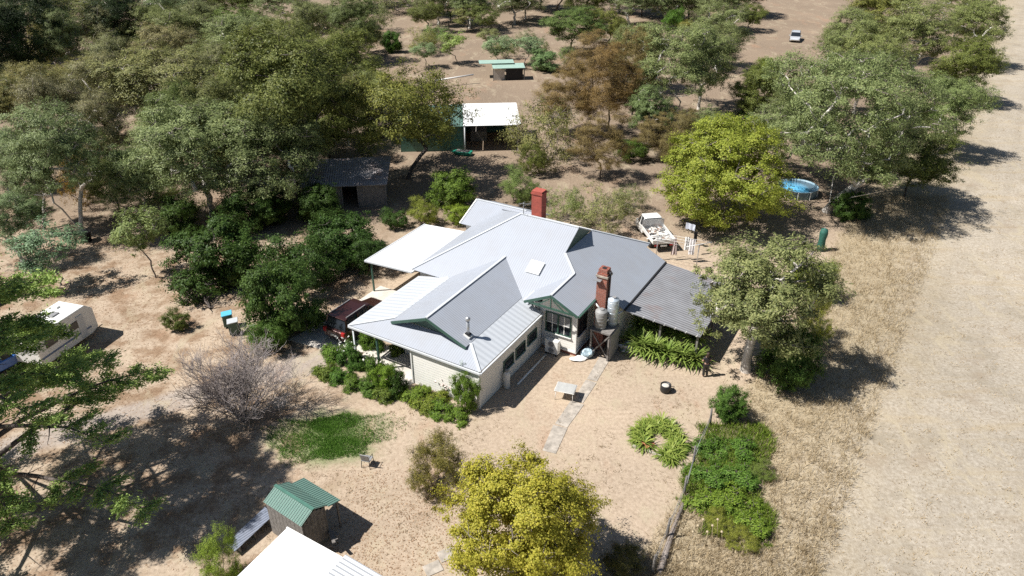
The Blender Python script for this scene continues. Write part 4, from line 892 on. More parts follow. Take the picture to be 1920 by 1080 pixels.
for i, (bx, by, ty, w, k, c, lb) in enumerate(((800, 128, 75, 55, 'sapling', (1.1, 1.3, 1.3), 'grey green sapling in the clearing'), (855, 120, 52, 60, 'sapling', (1.2, 1.4, .8), 'bright green sapling in the clearing'), (935, 130, 60, 60, 'sapling', (1.2, 1.4, 1.5), 'blue grey sapling left of the field shelter'), (985, 125, 62, 80, 'sapling', (1.1, 1.3, 1.4), 'blue green sapling behind the field shelter'),
        (1022, 132, 88, 70, 'bush', (1.7, 1.6, 2.6), 'pale silver blue shrub right of the field shelter'), (735, 98, 52, 45, 'bush', (.9, 1.1, .8), 'small dark green bush in the clearing'), (905, 62, 0, 80, 'spread', (1.0, 1.05, .95), 'grey green rounded tree at the top edge'), (800, 60, -5, 90, 'spread', (.95, .95, .85), 'olive rounded tree at the top edge'), (845, 40, -30, 70, 'pine', (.5, .6, .55), 'dark tree between the rounded trees at top'),
        (700, 60, -20, 90, 'sparse', (1.1, 1.1, .9), 'thin dull tree at the top edge left of the clearing'), (600, 90, -10, 120, 'gumA', (1.0, 1.0, .85), 'dull gum at the top edge above the dense gum'), (540, 60, -40, 130, 'gumB', (.95, 1.0, .9), 'pale gum at the top edge left of the clearing'), (665, 75, -15, 60, 'sparse', (.9, .8, .7), 'grey half dead tree beside the clearing'), (985, 35, -40, 80, 'gumA', (1.0, 1.1, 1.0), 'far gum at the top edge over the clearing'), (1180, 50, -40, 110, 'gumB', (.95, 1.0, .9), 'far gum right of the dome tree'), (1290, 40, -45, 120, 'gumA', (1.0, 1.0, .85), 'far gum above the forked white gum'), (1370, 30, -35, 90, 'gumB', (1.0, 1.0, .8), 'far gum at the edge of the dirt clearing'))):
    plant(k, 'far_tree' if k != 'sapling' else 'young_gum', bx, by, ty, w, lb, 'tree', 'trees round the far clearing', c)
# --- right
plant('giant', gt, 1548, 398, 48, 420, 'huge spreading gum with white limbs beside the paddock', color=(.95, 1.02, .85), rz=1.0)
plant('gumA', gt, 1450, 330, 175, 180, 'greyer gum crown behind the pool', color=(1.0, 1.05, .9))
plant('lime', 'deciduous_tree', 1342, 424, 205, 310, 'lime yellow round tree right behind the house', color=(1.12, 1.08, .95))
plant('lime', 'deciduous_tree', 1425, 195, 100, 95, 'small yellow green tree behind the huge gum', color=(.75, .8, .8))
for bx, by, ty, w, k, c, lb in ((1600, 215, 30, 160, 'gumA', (1.05, 1.05, .75), 'olive gum at the back left of the paddock row'), (1690, 165, -20, 170, 'gumB', (1.0, 1.0, .75), 'pale trunked gum in the middle of the paddock row'), (1810, 125, -25, 140, 'gumA', (1.0, 1.02, .72), 'olive gum nearest the paddock at the top edge'), (1640, 110, -45, 160, 'dense', (1.15, 1.05, .8), 'dense gum at the top edge of the paddock row'), (1790, 60, -40, 110, 'gumA', (1.0, 1.0, .75), 'last olive gum of the paddock row at top'), (1745, 290, 115, 175, 'gumA', (.95, 1.05, .8), 'dark green gum right of the huge gum'), (1695, 370, 225, 175, 'dense', (.85, .9, .7), 'low dark crown at the paddock edge below the huge gum')):
    plant(k, gt, bx, by, ty, w, lb, 'tree', 'gums along the paddock fence', c)
plant('bush', 'shrub', 1768, 168, 115, 60, 'bright green bush at the paddock edge', 'shrub', None, (1.3, 1.3, .7))
plant('bush', 'shrub', 1590, 410, 345, 90, 'dark shrub at the foot of the huge gum', 'shrub', None, (.65, .75, .6))
plant('gumM', gt, 1398, 695, 418, 320, 'white branched gum with reddish trunk beside the lean-to', color=(1.05, 1.02, .85), rz=.4)
for bx, by, ty, w, k, c, lb in ((1468, 722, 590, 150, 'bush', (.8, .9, .75), 'dark green shrub under the white branched gum'), (1515, 560, 465, 110, 'bush2', (2.0, 1.6, .75), 'yellow olive shrub on the fence line'), (1520, 640, 540, 95, 'feather', (1.9, 1.75, .9), 'yellow green shrub below the olive one'), (1362, 785, 708, 85, 'bush', (.95, 1.1, .85), 'green round shrub at the fence corner')):
    plant(k, 'shrub', bx, by, ty, w, lb, 'shrub', 'shrubs along the yard fence', c)
# --- foreground
plant('yellow', 'deciduous_tree', 985, 1085, 858, 355, 'bushy yellow green tree at the bottom edge', color=(1.28, 1.24, .95))
plant('feather', 'shrub', 822, 920, 800, 150, 'olive brown feathery bush left of the yellow tree', 'shrub', None, (1.35, 1.05, .9))
plant('feather', 'shrub', 428, 1090, 985, 105, 'bright green upright shrub at the bottom left', 'shrub', None, (1.7, 2.0, 1.0))
plant('bush2', 'shrub', 877, 765, 678, 62, 'tall bright green shrub at the corner of the front wall', 'shrub', None, (1.3, 1.3, .8))

# --- more of the wood
for bx, by, ty, w, kk, c, lb in ((360, 330, 175, 200, 'gumA', (1.0, 1.05, .85), 'olive gum crown left of the broad gum'), (500, 300, 120, 220, 'dense', (.85, .9, .75), 'dark gum filling the middle of the left wood'), (620, 300, 150, 150, 'dense', (.85, .88, .7), 'dark gum right above the old shed roof'), (280, 420, 250, 150, 'gumA', (.9, 1.0, .85), 'low olive gum at the left of the broad gum'),
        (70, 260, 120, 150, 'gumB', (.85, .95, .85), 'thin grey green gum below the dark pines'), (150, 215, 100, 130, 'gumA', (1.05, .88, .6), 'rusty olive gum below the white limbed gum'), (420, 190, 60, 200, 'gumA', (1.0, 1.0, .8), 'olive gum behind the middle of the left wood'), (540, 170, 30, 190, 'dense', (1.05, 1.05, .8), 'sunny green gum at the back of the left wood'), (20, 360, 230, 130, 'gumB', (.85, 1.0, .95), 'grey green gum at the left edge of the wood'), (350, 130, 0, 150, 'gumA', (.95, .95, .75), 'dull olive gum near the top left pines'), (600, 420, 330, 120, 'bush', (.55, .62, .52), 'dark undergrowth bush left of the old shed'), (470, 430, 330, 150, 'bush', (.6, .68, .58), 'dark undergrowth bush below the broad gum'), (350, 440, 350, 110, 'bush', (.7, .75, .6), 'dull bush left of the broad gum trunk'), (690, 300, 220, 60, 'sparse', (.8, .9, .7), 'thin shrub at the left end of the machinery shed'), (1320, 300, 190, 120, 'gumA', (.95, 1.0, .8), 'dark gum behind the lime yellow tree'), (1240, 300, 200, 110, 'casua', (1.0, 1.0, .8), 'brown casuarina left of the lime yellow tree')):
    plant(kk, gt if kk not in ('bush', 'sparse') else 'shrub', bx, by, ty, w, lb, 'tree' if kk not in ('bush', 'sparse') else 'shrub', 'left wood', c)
UND = ((250, 330, 'bush2', 120, (.8, .85, .6)), (400, 300, 'bush2', 130, (.8, .85, .65)), (520, 410, 'bush2', 110, (.6, .65, .55)), (100, 300, 'feather', 100, (.9, .9, .7)), (60, 400, 'bush2', 70, (.7, .8, .7)), (310, 370, 'feather', 90, (.8, .8, .6)), (180, 300, 'bush2', 110, (.85, .8, .5)), (20, 300, 'feather', 100, (.8, .85, .7)), (560, 250, 'bush2', 120, (.8, .85, .6)), (690, 190, 'bush2', 90, (.9, .95, .7)), (1180, 300, 'bush2', 90, (.9, .9, .65)), (1270, 290, 'feather', 90, (.9, .95, .7)), (1400, 250, 'bush2', 100, (.9, .95, .7)), (1620, 330, 'bush2', 120, (.8, .85, .6)), (1660, 250, 'bush2', 110, (.8, .9, .6)), (1740, 230, 'bush2', 80, (.9, 1.0, .6)))
UL = ('left wood near the tall slim gum', 'left wood behind the broad gum', 'old shed at its left corner', 'slope below the dark pines', 'left edge by the leaning gum', 'left wood beside the low olive gum', 'slope under the rusty olive gum', 'far left under the pines', 'left wood in front of the sunny green gum', 'clearing edge above the machinery shed', 'foot of the brown casuarinas', 'back of the lime yellow tree', 'pool, behind it to the left', 'huge gum, on its paddock side', 'paddock row at its near end', 'paddock row at its outer edge')
for (x, y, kk, w, c), u in zip(UND, UL): plant(kk, 'shrub', x, y, y - w * .55, w, 'undergrowth shrub at the ' + u, 'shrub', 'undergrowth', c)
for i, (x, y, ty, w, kk) in enumerate(((60, 110, -50, 150, 'pine'), (290, 60, -70, 150, 'gumA'), (200, 60, -80, 120, 'pine'), (430, 50, -60, 150, 'dense'), (130, 60, -90, 120, 'pine'))):
    plant(kk, 'far_tree', x, y, ty, w, ('dark pine between the corner pine and the white limbed gum', 'grey gum cut by the top edge right of the pines', 'dark pine right behind the white limbed gum', 'green gum cut by the top edge over the left wood', 'dark pine left behind the white limbed gum')[i], 'tree', 'far trees at top left', (.3, .34, .3) if kk == 'pine' else (.9, .95, .8))
rr = random.Random(15); ROWN = ('front', 'second', 'third', 'back')
for r_i, (y0, cnt_) in enumerate(((345, 7), (265, 7), (190, 7), (120, 8))):
    for i in range(cnt_):
        x = 15 + i * (640 / (cnt_ - 1)) + rr.uniform(-25, 25); y = y0 + rr.uniform(-18, 18)
        if r_i == 0 and (x > 520 or x < 60): continue
        kk = rr.choice(['gumA', 'gumA', 'gumB', 'dense']); c0 = rr.uniform(.85, 1.1); hh = rr.uniform(165, 235) * (1 - .12 * r_i)
        plant(kk, gt, x, y, y - hh, rr.uniform(115, 170) * (1 - .08 * r_i), 'gum in the %s row of the left wood, %s from the left' % (ROWN[r_i], ('first', 'second', 'third', 'fourth', 'fifth', 'sixth', 'seventh', 'eighth')[i]), 'tree', 'gums filling the left wood', (c0 * rr.uniform(.85, 1.25), c0, c0 * rr.uniform(.6, 1.1)))
for i, (x, y, ty, w) in enumerate(((1500, 290, 140, 150), (1420, 240, 110, 130), (1580, 140, 0, 140), (1570, 170, 30, 110), (1650, 320, 170, 130), (1790, 195, 55, 140))):
    plant(('gumA', 'dense', 'gumB', 'gumA', 'gumA', 'dense')[i], gt, x, y, ty, w, ('gum behind the huge gum, just above the pool', 'gum left behind the huge gum', 'gum at the back of the paddock row on the left', 'gum beside the dirt clearing with the silver car', 'gum crowding the huge gum on the paddock side', 'dark gum out on the paddock edge')[i], 'tree', 'gums filling the right wood', (1.0, 1.03, .8))
rr = random.Random(21); FP = ('first', 'second', 'third', 'fourth', 'fifth', 'sixth', 'seventh', 'eighth', 'ninth', 'tenth', 'eleventh', 'twelfth', 'thirteenth', 'fourteenth', 'fifteenth', 'sixteenth', 'seventeenth', 'eighteenth', 'nineteenth', 'twentieth')
for i in range(18):
    x = 700 + i * 41 + rr.uniform(-18, 18); y = rr.uniform(58, 120) if not 880 < x < 1010 else rr.uniform(85, 118)
    kk = rr.choice(['sparse', 'sapling', 'bush2', 'sparse', 'feather', 'spread']); hh = rr.uniform(38, 62) * (1.4 if kk == 'spread' else 1)
    plant(kk, 'far_shrub', x, y, y - hh, hh * rr.uniform(.9, 1.3), FP[i] + ' small tree from the left on the far clearing', 'tree', 'small trees of the far clearing', (rr.uniform(.9, 1.3), rr.uniform(.95, 1.25), rr.uniform(.7, 1.1)))
for i, (x, y, ty, w, kk, c, lb) in enumerate(((700, 250, 110, 120, 'gumA', (1.0, 1.0, .75), 'olive gum left of the machinery shed'), (1190, 170, 20, 130, 'gumA', (1.0, 1.02, .8), 'olive gum behind the brown casuarinas'), (1340, 130, -5, 130, 'gumB', (1.0, 1.03, .85), 'gum beside the dirt clearing on its left'), (1110, 180, 40, 130, 'casua', (1.1, 1.0, .8), 'rearmost brown casuarina near the dome tree'), (1280, 330, 190, 110, 'casua', (.9, .95, .75), 'shaded casuarina in front of the forked gum'), (1000, 330, 255, 70, 'feather', (1.1, 1.1, .8), 'small olive shrub below the sparse leaning tree'))):
    plant(kk, gt if kk != 'feather' else 'shrub', x, y, ty, w, lb, 'tree' if kk != 'feather' else 'shrub', 'trees of the centre wood', c)
rr = random.Random(6); ORD = 'first second third fourth fifth sixth seventh eighth ninth tenth eleventh twelfth thirteenth fourteenth fifteenth sixteenth seventeenth'.split()
for i in range(17):
    x = 640 + i * 46 + rr.uniform(-14, 14)
    if 1390 < x < 1500: continue
    kk = rr.choice(['gumA', 'spread', 'gumB', 'dense', 'sparse']); c0 = rr.uniform(.85, 1.1)
    plant(kk, 'far_tree', x, (yy := rr.uniform(10, 62)), yy - rr.uniform(80, 120), rr.uniform(100, 150), ORD[i] + ' far tree from the left cut by the top edge', 'tree', 'far trees at the top edge', (c0, c0 * rr.uniform(.95, 1.08), c0 * .9))

# --- the cedar: layered plates of needles on long bare limbs
def cedar():
    rng = np.random.default_rng(5); root = thing('cedar_tree', (-23.8, 24.2, 0), 0, 'big layered cedar with bare lower limbs at the left edge', 'tree')
    polys = []; z = np.linspace(0, 15, 12); tr = np.stack([.25 * np.sin(z * .4), .15 * np.cos(z * .5), z], 1); polys.append((tr, np.linspace(.5, .06, 12)))
    pos = []; ax = []
    for i in range(58):
        h = 2.2 + 12 * (i / 58) ** 1.05; L = (9.6 - .5 * h) * rng.uniform(.7, 1.08); a = i * 2.399 + rng.normal() * .2
        d = np.array([math.cos(a), math.sin(a), 0]); n = 9; f = np.linspace(0, 1, n)[:, None]
        pts = np.array([0, 0, h]) + d * L * f + np.array([0, 0, 1.]) * (1.1 * np.sin(f * 2.2) - .5 * f * f) + rng.normal(size=(n, 3)) * .09 * f
        polys.append((pts, np.linspace(.11 + .004 * L, .015, n)))
        side = np.array([-d[1], d[0], 0])
        for j in range(2, n):
            for s in (-1, 1):
                if rng.random() < .28: continue
                l = (1.9 * (1 - .55 * j / n)) * rng.uniform(.5, 1.1); e = pts[j] + (side * s * .85 + d * .55) * l + np.array([0, 0, rng.uniform(-.1, .15)])
                polys.append((np.stack([pts[j], (pts[j] + e) / 2 + rng.normal(size=3) * .06, e]), np.array([.03, .018, .008])))
                if j < 4: continue
                if rng.random() < .1: continue
                m = int(420 * l); t = rng.random((m, 1)) ** .8
                pp_ = pts[j] + (e - pts[j]) * t + rng.normal(size=(m, 3)) * np.array([.17, .17, .05]) ; pos.append(pp_)
                ax.append((e - pts[j]) / l * .7 + rng.normal(size=(m, 3)) * np.array([.8, .8, .3]))
        m = 380; t = rng.uniform(.7, 1.05, (m, 1)); pos.append(pts[-3] + (pts[-1] - pts[-3]) * (t - .7) / .35 + rng.normal(size=(m, 3)) * np.array([.25, .25, .06])); ax.append(np.tile(d, (m, 1)) + rng.normal(size=(m, 3)) * np.array([.8, .8, .3]))
    V, Fq = tubes_np(polys, 6); np_mesh('trunk', V, Fq, M['bark_dark'], root, True)
    V, Fq = leaves_np(np.concatenate(pos), np.concatenate(ax), .16, .055, rng); np_mesh('crown', V, Fq, M['leaf_pine'], root).color = (2.15, 2.1, 1.6, 1)
cedar()
# --- the bare shrub: only twigs
def bare_shrub():
    rng = np.random.default_rng(8); p = G(455, 785); root = thing('bare_shrub', p, 0, 'leafless grey twiggy shrub beside the worn track', 'shrub'); polys = []
    def br(s, d, L, r, lev):
        n = 4; pts = [s]
        for i in range(n): d = d + rng.normal(size=3) * .16; d[2] += .03; d /= np.linalg.norm(d); pts.append(pts[-1] + d * L / n)
        pts = np.array(pts); polys.append((pts, np.linspace(r, r * .55, n + 1)))
        if lev == 0: return
        for k in range(4 if lev > 1 else 5):
            j = rng.integers(1, n + 1); nd = d + rng.normal(size=3) * .62; nd[2] = abs(nd[2]) * .8 + .05; nd /= np.linalg.norm(nd); br(pts[j], nd, L * rng.uniform(.55, .8), r * .55, lev - 1)
    for i in range(28):
        a = i * 2.4; t = rng.uniform(.15, .75); d = np.array([math.cos(a) * t, math.sin(a) * t, 1.0]); br(np.array([.15 * math.cos(a), .15 * math.sin(a), 0]), d / np.linalg.norm(d), rng.uniform(1.4, 2.0), .035, 4 if i % 3 == 0 else 3)
    V, Fq = tubes_np([(a, np.maximum(b, .006)) for a, b in polys], 3); np_mesh('twigs', V, Fq, bark('twig_grey', (.24, .20, .19), (.42, .37, .35)), root, True)
    st = tubes_np([(np.array([[0, 0, 0], [.02, 0, .35], [0, .03, .7]]), np.array([.13, .1, .06]))], 8); np_mesh('stem', st[0], st[1], M['bark_grey'], root, True)
    s = height_for(p, 632) / 4.3; root.scale = (s * .86, s * .86, s * 1.05)
bare_shrub()
def fallen_branch():
    rng = np.random.default_rng(3); polys = []
    a = np.array([[0, 0, .08], [.8, .1, .35], [1.7, -.1, .3], [2.6, .25, .5]]); polys.append((a, np.array([.09, .07, .05, .02])))
    for k in range(8):
        s = a[rng.integers(0, 3)] + rng.normal(size=3) * .05; e = s + rng.normal(size=3) * np.array([.8, .8, .4]) + np.array([.3, 0, .35]); e[2] = max(e[2], .05); polys.append((np.stack([s, (s + e) / 2 + rng.normal(size=3) * .08, e]), np.array([.035, .025, .01])))
    V, Fq = tubes_np(polys, 6); o = np_mesh('fallen_branch', V, Fq, M['bark_dark'], None, True); p = G(395, 580); o.location = p; o.rotation_euler = (0, 0, math.radians(125)); tag(o, 'dead forked branch lying on the bare slope by the dark shrubs', 'branch')
fallen_branch()

# ------------------------------------------------------------------ strappy plants
def strappy(name, n, L, Wd, mt, seed, arch=.9, stem=0.0):
    rng = np.random.default_rng(seed); root = bpy.data.objects.new(name, None); COL.objects.link(root); V = []; Fq = []; k = 0
    for i in range(n):
        a = rng.uniform(0, 6.283); el = rng.uniform(.15, 1.45); l = L * rng.uniform(.7, 1.1); d = np.array([math.cos(a), math.sin(a), 0]); s = np.array([-d[1], d[0], 0]); seg = 5; p = np.array([0, 0, stem]); e = el
        for j in range(seg + 1):
            w = Wd * (1 - (j / seg) ** 2) * .5 + .002; V += [p - s * w, p + s * w]
            if j < seg: Fq.append((k, k + 1, k + 3, k + 2)); k += 2
            p = p + (d * math.cos(e) + np.array([0, 0, 1]) * math.sin(e)) * l / seg; e -= arch / seg * (1.2 + .6 * j / seg)
        k += 2
    np_mesh('leaves', np.array(V), np.array(Fq), mt, root)
    if stem: V2, F2 = tubes_np([(np.array([[0, 0, 0], [.02, .01, stem * .5], [0, 0, stem + .05]]), np.array([.09, .08, .06]))], 7); np_mesh('stem', V2, F2, M['bark_grey'], root, True)
    return root
M['yucca'] = leaf_mat('yucca_leaf', (.13, .21, .035), (.34, .42, .11), .25, .4); M['agap'] = leaf_mat('agapanthus_leaf', (.13, .21, .035), (.34, .40, .09), .3, .4)
yu = strappy('yucca_plant', 120, .95, .085, M['yucca'], 4, .7, .8); yf = strappy('yucca_plant', 110, .95, .085, M['yucca'], 14, .65, .25); used = [0]; spots = []
rng = random.Random(12)
lbl = ['leftmost spiky yucca of the clump, against the lean-to', 'second yucca from the left in the back row', 'third yucca in the back row below the lean-to roof', 'fourth yucca in the back row below the lean-to roof', 'last yucca of the back row near the gum', 'front left yucca of the clump facing the yard', 'second front yucca of the clump', 'third front yucca of the clump', 'fourth front yucca, low and broad', 'front right yucca of the clump beside the person', 'short yucca at the left end of the clump']
for i, (px, py) in enumerate(((1198, 640), (1222, 640), (1248, 648), (1272, 655), (1298, 664), (1200, 662), (1224, 668), (1250, 674), (1276, 680), (1302, 684), (1186, 652))):
    p = G(px, py); s = rng.uniform(1.15, 1.4) * (1.0 if i < 5 else 1.15); src = yu if i < 5 else yf; o = src if i in (0, 5) else dup(src, p, rng.uniform(0, 6), (s, s, s))
    if i in (0, 5): o.location = p; o.scale = (s, s, s)
    tag(o, lbl[i], 'yucca', 'yuccas below the lean-to')
for c in [c for o in bpy.data.objects if o.name.startswith('yucca') for c in o.children]: c.color = (1, 1, 1, 1)
ag = strappy('agapanthus', 70, .62, .05, M['agap'], 6, 1.3); cnt = 0; HOURS = 'twelve one two three four five six seven eight nine ten eleven'.split()
for i in range(26):
    a = i / 26 * 6.283; rr = 1.0 if i % 2 else .72
    if 3.5 < a < 4.6: continue
    p = G(1234, 830) + Vector((math.cos(a) * 1.12 * rr, math.sin(a) * 1.5 * rr, 0)); s = rng.uniform(1.1, 1.5); o = ag if cnt == 0 else dup(ag, p, rng.uniform(0, 6), (s, s, s)); o.location = p; cnt += 1
    tag(o, ('outer' if i % 2 else 'inner') + ' agapanthus clump at %s on the clock face of the ring bed' % (('half past ' if (hh_ := round((90 - math.degrees(a)) / 15) % 24) % 2 else '') + HOURS[hh_ // 2]), 'agapanthus', 'agapanthus clumps in the yard bed')
bed = thing('bed_edging', G(1215, 848), math.radians(-30), 'pale stone edging at the front of the agapanthus bed', 'edging')
for i in range(6): MB().box((-.75 + i * .27, .03 * (i % 2), .06), (.25, .14, .13), rz=.1 * (i % 3 - 1)).build('stone', M['oldconcrete'], bed, .02)
for i, (px, py) in enumerate(((1212, 842), (1222, 838), (1205, 836))):
    o = tag(MB().lathe([(.09, 0), (.13, .2), (.14, .22), (.11, .2), (.02, .19)], 14).build('flower_pot', paint('terracotta', (.42, .16, .08), .7), None, 0, G(px, py)), ('terracotta pot nearest the stone edging of the yard bed', 'terracotta pot on the right inside the yard bed', 'terracotta pot on the left inside the yard bed')[i], 'pot', 'pots in the yard bed')

# ------------------------------------------------------------------ garden beds by the verandah
gl = [(612, 700, 'leftmost'), (640, 708, 'second'), (668, 722, 'third'), (696, 735, 'fourth'), (720, 742, 'fifth')]
for px, py, nm in gl:
    plant('low', 'border_plant', px, py, py - 20, 60, '%s low green border plant along the verandah bed' % nm, 'plant', 'border plants of the verandah bed', (random.Random(px).uniform(1.0, 1.5), random.Random(px + 1).uniform(1.15, 1.4), .85))
for px, py, ty, w, c, k, lb in ((628, 668, 640, 60, (1.4, 1.5, 1.0), 'low', 'small yellow green bush beside the white driveway slab'), (655, 682, 636, 50, (1.1, 1.3, 1.2), 'low', 'white flowered rose bush by the corner post'), (672, 690, 655, 42, (1.0, 1.2, 1.0), 'low', 'dark bush at the foot of the corner post'), (705, 700, 660, 52, (1.1, 1.2, .9), 'low', 'pale flowered bush between the verandah posts'), (722, 728, 672, 66, (1.6, 1.6, .8), 'bush2', 'broad leafed lime bush in the verandah bed'), (740, 735, 690, 44, (.6, .7, .6), 'low', 'dark bush next to the lime bush'),
        (690, 648, 615, 40, (1.2, 1.3, .8), 'low', 'potted green plant on the verandah floor'), (708, 655, 625, 34, (1.0, 1.1, .8), 'low', 'second potted plant on the verandah'), (743, 662, 632, 30, (1.3, 1.2, .9), 'low', 'pale plant beside the verandah door')):
    plant(k, 'garden_bush', px, py, ty, w, lb, 'bush', 'bushes of the verandah bed', c)
for i, (px, py, w) in enumerate(((775, 745, 60), (800, 760, 70), (828, 775, 70), (855, 785, 62), (790, 738, 50), (822, 752, 56))):
    plant('low', 'border_plant', px, py, py - 17, w, ('leftmost', 'second', 'third', 'rightmost', 'back left', 'back middle')[i] + ' leafy plant in the bed below the sunlit front wall', 'plant', 'plants below the front wall', (random.Random(px).uniform(1.2, 1.9), random.Random(px + 1).uniform(1.3, 1.6), .8))
# roses: white dots
rng = np.random.default_rng(2)
for i, (px, py, z, n_, c) in enumerate(((655, 672, .9, 26, (.85, .83, .78)), (705, 690, .9, 16, (.85, .8, .7)), (836, 742, .8, 14, (.85, .7, .65)), (676, 600, 1.2, 5, (.75, .05, .14)))):
    b_ = G(px, py); pos = rng.normal(size=(n_, 3)) * np.array([.3, .3, .22]) + np.array([b_.x, b_.y, z]); V, Fq = leaves_np(np.repeat(pos, 5, 0), rng.normal(size=(n_ * 5, 3)), .1, .1, rng)
    o = np_mesh('flowers', V, Fq, paint('petal%d' % i, c, .6)); tag(o, ('white blooms on the rose bush by the corner post', 'cream blooms between the verandah posts', 'pale pink blooms below the front wall', 'bright pink blooms beside the parked four wheel drive')[i], 'flowers', kind='stuff')

# ------------------------------------------------------------------ fence on the right, ivy bank
fp = [G(1222, 1078), G(1250, 1010), G(1283, 930), G(1300, 872), G(1330, 800)]
for i, p in enumerate(fp):
    o = tag(MB().tube([(0, 0, 0), (.03, .02, .7), (.05, 0, 1.25)], [.07, .06, .05], 7).build('fence_post', M['timber'], None, 0, p, i * .9), ('grey timber fence post at the bottom edge', 'second grey timber fence post from the bottom', 'third grey timber fence post beside the ivy bank', 'fourth grey timber fence post beside the ivy bank', 'timber fence post by the green corner shrub')[i], 'fence post', 'yard fence posts')
wr_ = MB()
for zz in (.5, .9):
    for p, q in zip(fp[:-1], fp[1:]): wr_.tube([(p.x, p.y, zz), (q.x, q.y, zz)], .012, 4)
tag(wr_.build('fence_wire', M['grey']), 'thin grey wire strands strung between the yard fence posts', 'fence wire')
tag(MB().tube([fp[0] + Vector((.3, 0, .1)), (fp[0] + fp[1]) / 2 + Vector((.25, 0, .13)), fp[1] + Vector((.22, .1, .1)), fp[2] + Vector((.1, 0, .09))], [.14, .15, .13, .08], 9).build('fence_log', M['bark_grey']), 'long grey log lying along the foot of the fence', 'log')
IV = ('first', 'second', 'third', 'fourth', 'fifth', 'sixth', 'seventh', 'eighth', 'ninth', 'tenth')
for i, (px, py, w, kk) in enumerate(((1335, 838, 80, 'low'), (1378, 842, 90, 'low'), (1330, 885, 90, 'low'), (1385, 885, 100, 'low'), (1430, 880, 60, 'feather'), (1325, 930, 90, 'low'), (1385, 935, 110, 'low'), (1350, 975, 100, 'feather'), (1410, 975, 90, 'low'), (1390, 1010, 90, 'feather'))):
    plant(kk, 'creeper_mound', px, py + 12, py - 12, w * 1.15, IV[i] + ' creeper mound from the top of the green fence bank', 'creeper', 'creeper mounds on the fence bank', (1.0, 1.15, .8) if i < 5 else (1.5, 1.4, .8))
for i in range(7):
    p = G(1290 + i * 11, 1030 - (i % 3) * 8); tag(MB().tube([(0, 0, 0), (.1 - .05 * i, .05, 1.0 + .12 * (i % 3))], [.012, .008], 5).lathe([(.02, 0), (.06, .04), (.06, .08), (.01, .12)], 8, (.1 - .05 * i, .05, 1.0 + .12 * (i % 3))).build('seed_stalk', M['straw'], None, 0, p), ('leftmost', 'second', 'third', 'fourth', 'fifth', 'sixth', 'rightmost')[i] + ' dry pale seed head stalk below the creeper bank', 'stalk', 'dry seed stalks below the bank')
plant('feather', 'dry_plant', 1165, 1075, 1020, 110, 'dark strappy dry plant right of the yellow tree', 'plant', None, (.7, .6, .55))

# ------------------------------------------------------------------ uncountable ground cover
def blades(name, pts, L, Wd, mt, label, cat, lean=.5, seed=0, color=(1, 1, 1)):
    rng = np.random.default_rng(seed); n = len(pts); ax = rng.normal(size=(n, 3)) * lean; ax[:, 2] = 1.0
    V, Fq = leaves_np(np.concatenate([pts, np.zeros((n, 1))], 1), ax, L, Wd, rng); o = np_mesh(name, V, Fq, mt); o.color = (*color, 1); return tag(o, label, cat, kind='stuff')
rng = np.random.default_rng(77)
def in_strip(n, u0, u1, y0, y1):
    y = rng.uniform(y0, y1, n) ; y = y0 + (y1 - y0) * rng.random(n) ** 1.6; u = u0 + (u1 - u0) * rng.random(n); return np.stack([.66 * y - 8.6 + u, y], 1)
def clumped(p, k, s): 
    q = np.repeat(p, k, 0); return q + rng.normal(size=q.shape) * s
blades('dry_grass', clumped(in_strip(5200, .2, 8.2, 20, 62), 9, .16), .34, .022, M['straw'], 'tan dry grass in the strip along the paddock', 'grass', .5, 1)
blades('paddock_stubble', clumped(in_strip(6000, 6.5, 40, 19, 90), 5, .12), .13, .025, M['straw'], 'short pale stubble over the paddock', 'grass', .8, 2, (1.0, .97, .95))
yp = np.stack([rng.uniform(-14, 14, 7000), rng.uniform(21, 46, 7000)], 1)
hc, hs = math.cos(-HA), math.sin(-HA); lx = (yp[:, 0] - HO.x) * hc - (yp[:, 1] - HO.y) * hs; ly = (yp[:, 0] - HO.x) * hs + (yp[:, 1] - HO.y) * hc
yp = yp; kp = (np.sin(yp[:, 0] * .9 + 1.3 * np.sin(yp[:, 1] * .5)) * np.cos(yp[:, 1] * .8 + np.sin(yp[:, 0] * .6)) + rng.normal(size=len(yp)) * .35) > .25
yp = yp[kp & ~((lx > -14.3) & (lx < 4.2) & (ly > -.2)) & ~((lx > 4) & (lx < 9.2) & (ly > 9.8)) & (yp[:, 0] < .66 * yp[:, 1] - 8.6)]
blades('yard_tussocks', clumped(yp, 7, .07), .09, .02, M['straw'], 'low dry tussocks over the bare yard', 'grass', 1.0, 3, (.55, .5, .42))
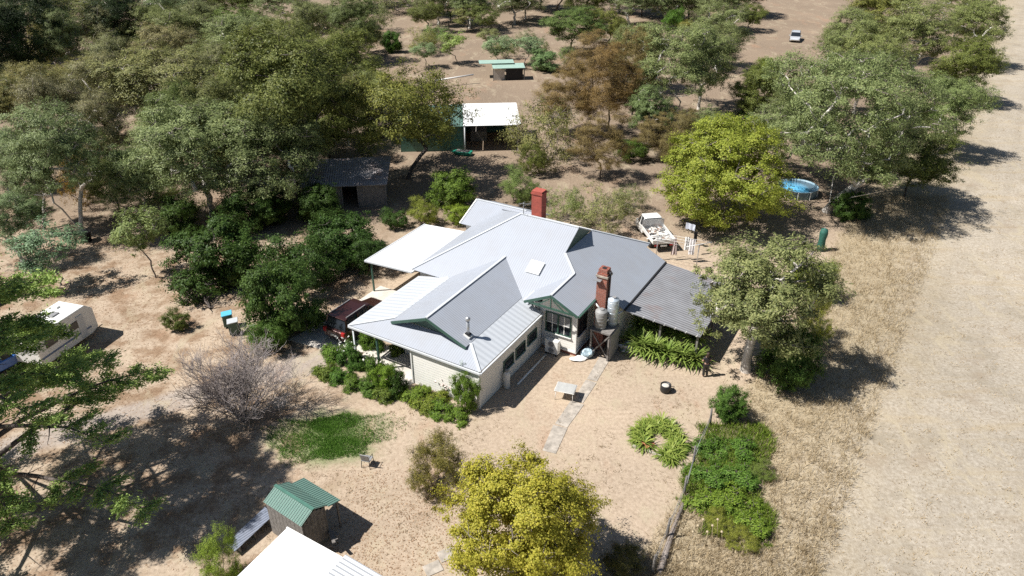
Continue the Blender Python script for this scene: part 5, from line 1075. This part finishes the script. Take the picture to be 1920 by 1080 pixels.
a = rng.uniform(0, 6.283, 9500); r_ = np.sqrt(rng.random(9500)) * (1 + .12 * np.sin(3 * a)); r_ = r_ * (1 + .25 * np.sin(2 * a + 1) + .13 * np.sin(5 * a) + .08 * np.sin(9 * a + 2)); gp = np.stack([-9.6 + np.cos(a) * r_ * 3.0, 29.3 + np.sin(a) * r_ * 2.2], 1); gp = gp[rng.random(len(gp)) > (r_ - .35) * .95 + .15 * np.sin(gp[:, 0] * 2.3) * np.cos(gp[:, 1] * 3.1)]
blades('lawn_grass', clumped(gp, 4, .06), .12, .022, M['grass'], 'green watered lawn patch by the bare shrub', 'grass', .6, 4, (1.15, 1.1, .95))
wx = rng.random(3000); wy = rng.random(3000); wp0 = [G(1300 + 130 * a_ + 22 * math.sin(b_ * 9), 800 + 205 * b_) for a_, b_ in zip(wx, wy)]
wp0 = np.array([(p.x, p.y) for p in wp0]); blades('weedy_grass', clumped(wp0, 5, .08), .42, .03, M['grass'], 'tall weedy green grass along the fence bank', 'grass', .45, 9, (1.7, 1.15, .9))
def litter(name, n, x0, x1, y0, y1, label, seed):
    rng = np.random.default_rng(seed); c = np.stack([rng.uniform(x0, x1, n // 12), rng.uniform(y0, y1, n // 12)], 1); p = np.repeat(c, 12, 0) + rng.normal(size=(n // 12 * 12, 2)) * .5; m = len(p)
    lx = (p[:, 0] - HO.x) * hc - (p[:, 1] - HO.y) * hs; ly = (p[:, 0] - HO.x) * hs + (p[:, 1] - HO.y) * hc; p = p[~((lx > -14.3) & (lx < 4.4) & (ly > -.3))]; m = len(p)
    ax = rng.normal(size=(m, 3)); ax[:, 2] = np.abs(ax[:, 2]) * .15; V, Fq = leaves_np(np.concatenate([p, np.full((m, 1), .012)], 1), ax * np.array([1, 1, .3]), .09, .05, rng, np.tile([0, 0, 2.5], (m, 1))); return tag(np_mesh(name, V, Fq, M['leaf_dry']), label, 'leaf litter', kind='stuff')
litter('leaf_litter', 20000, -38, -13, 21, 62, 'brown leaf litter under the trees on the left', 1)
litter('fallen_leaves', 3000, -8, -1, 20.5, 27, 'fallen orange leaves on the yard by the yellow tree', 2)
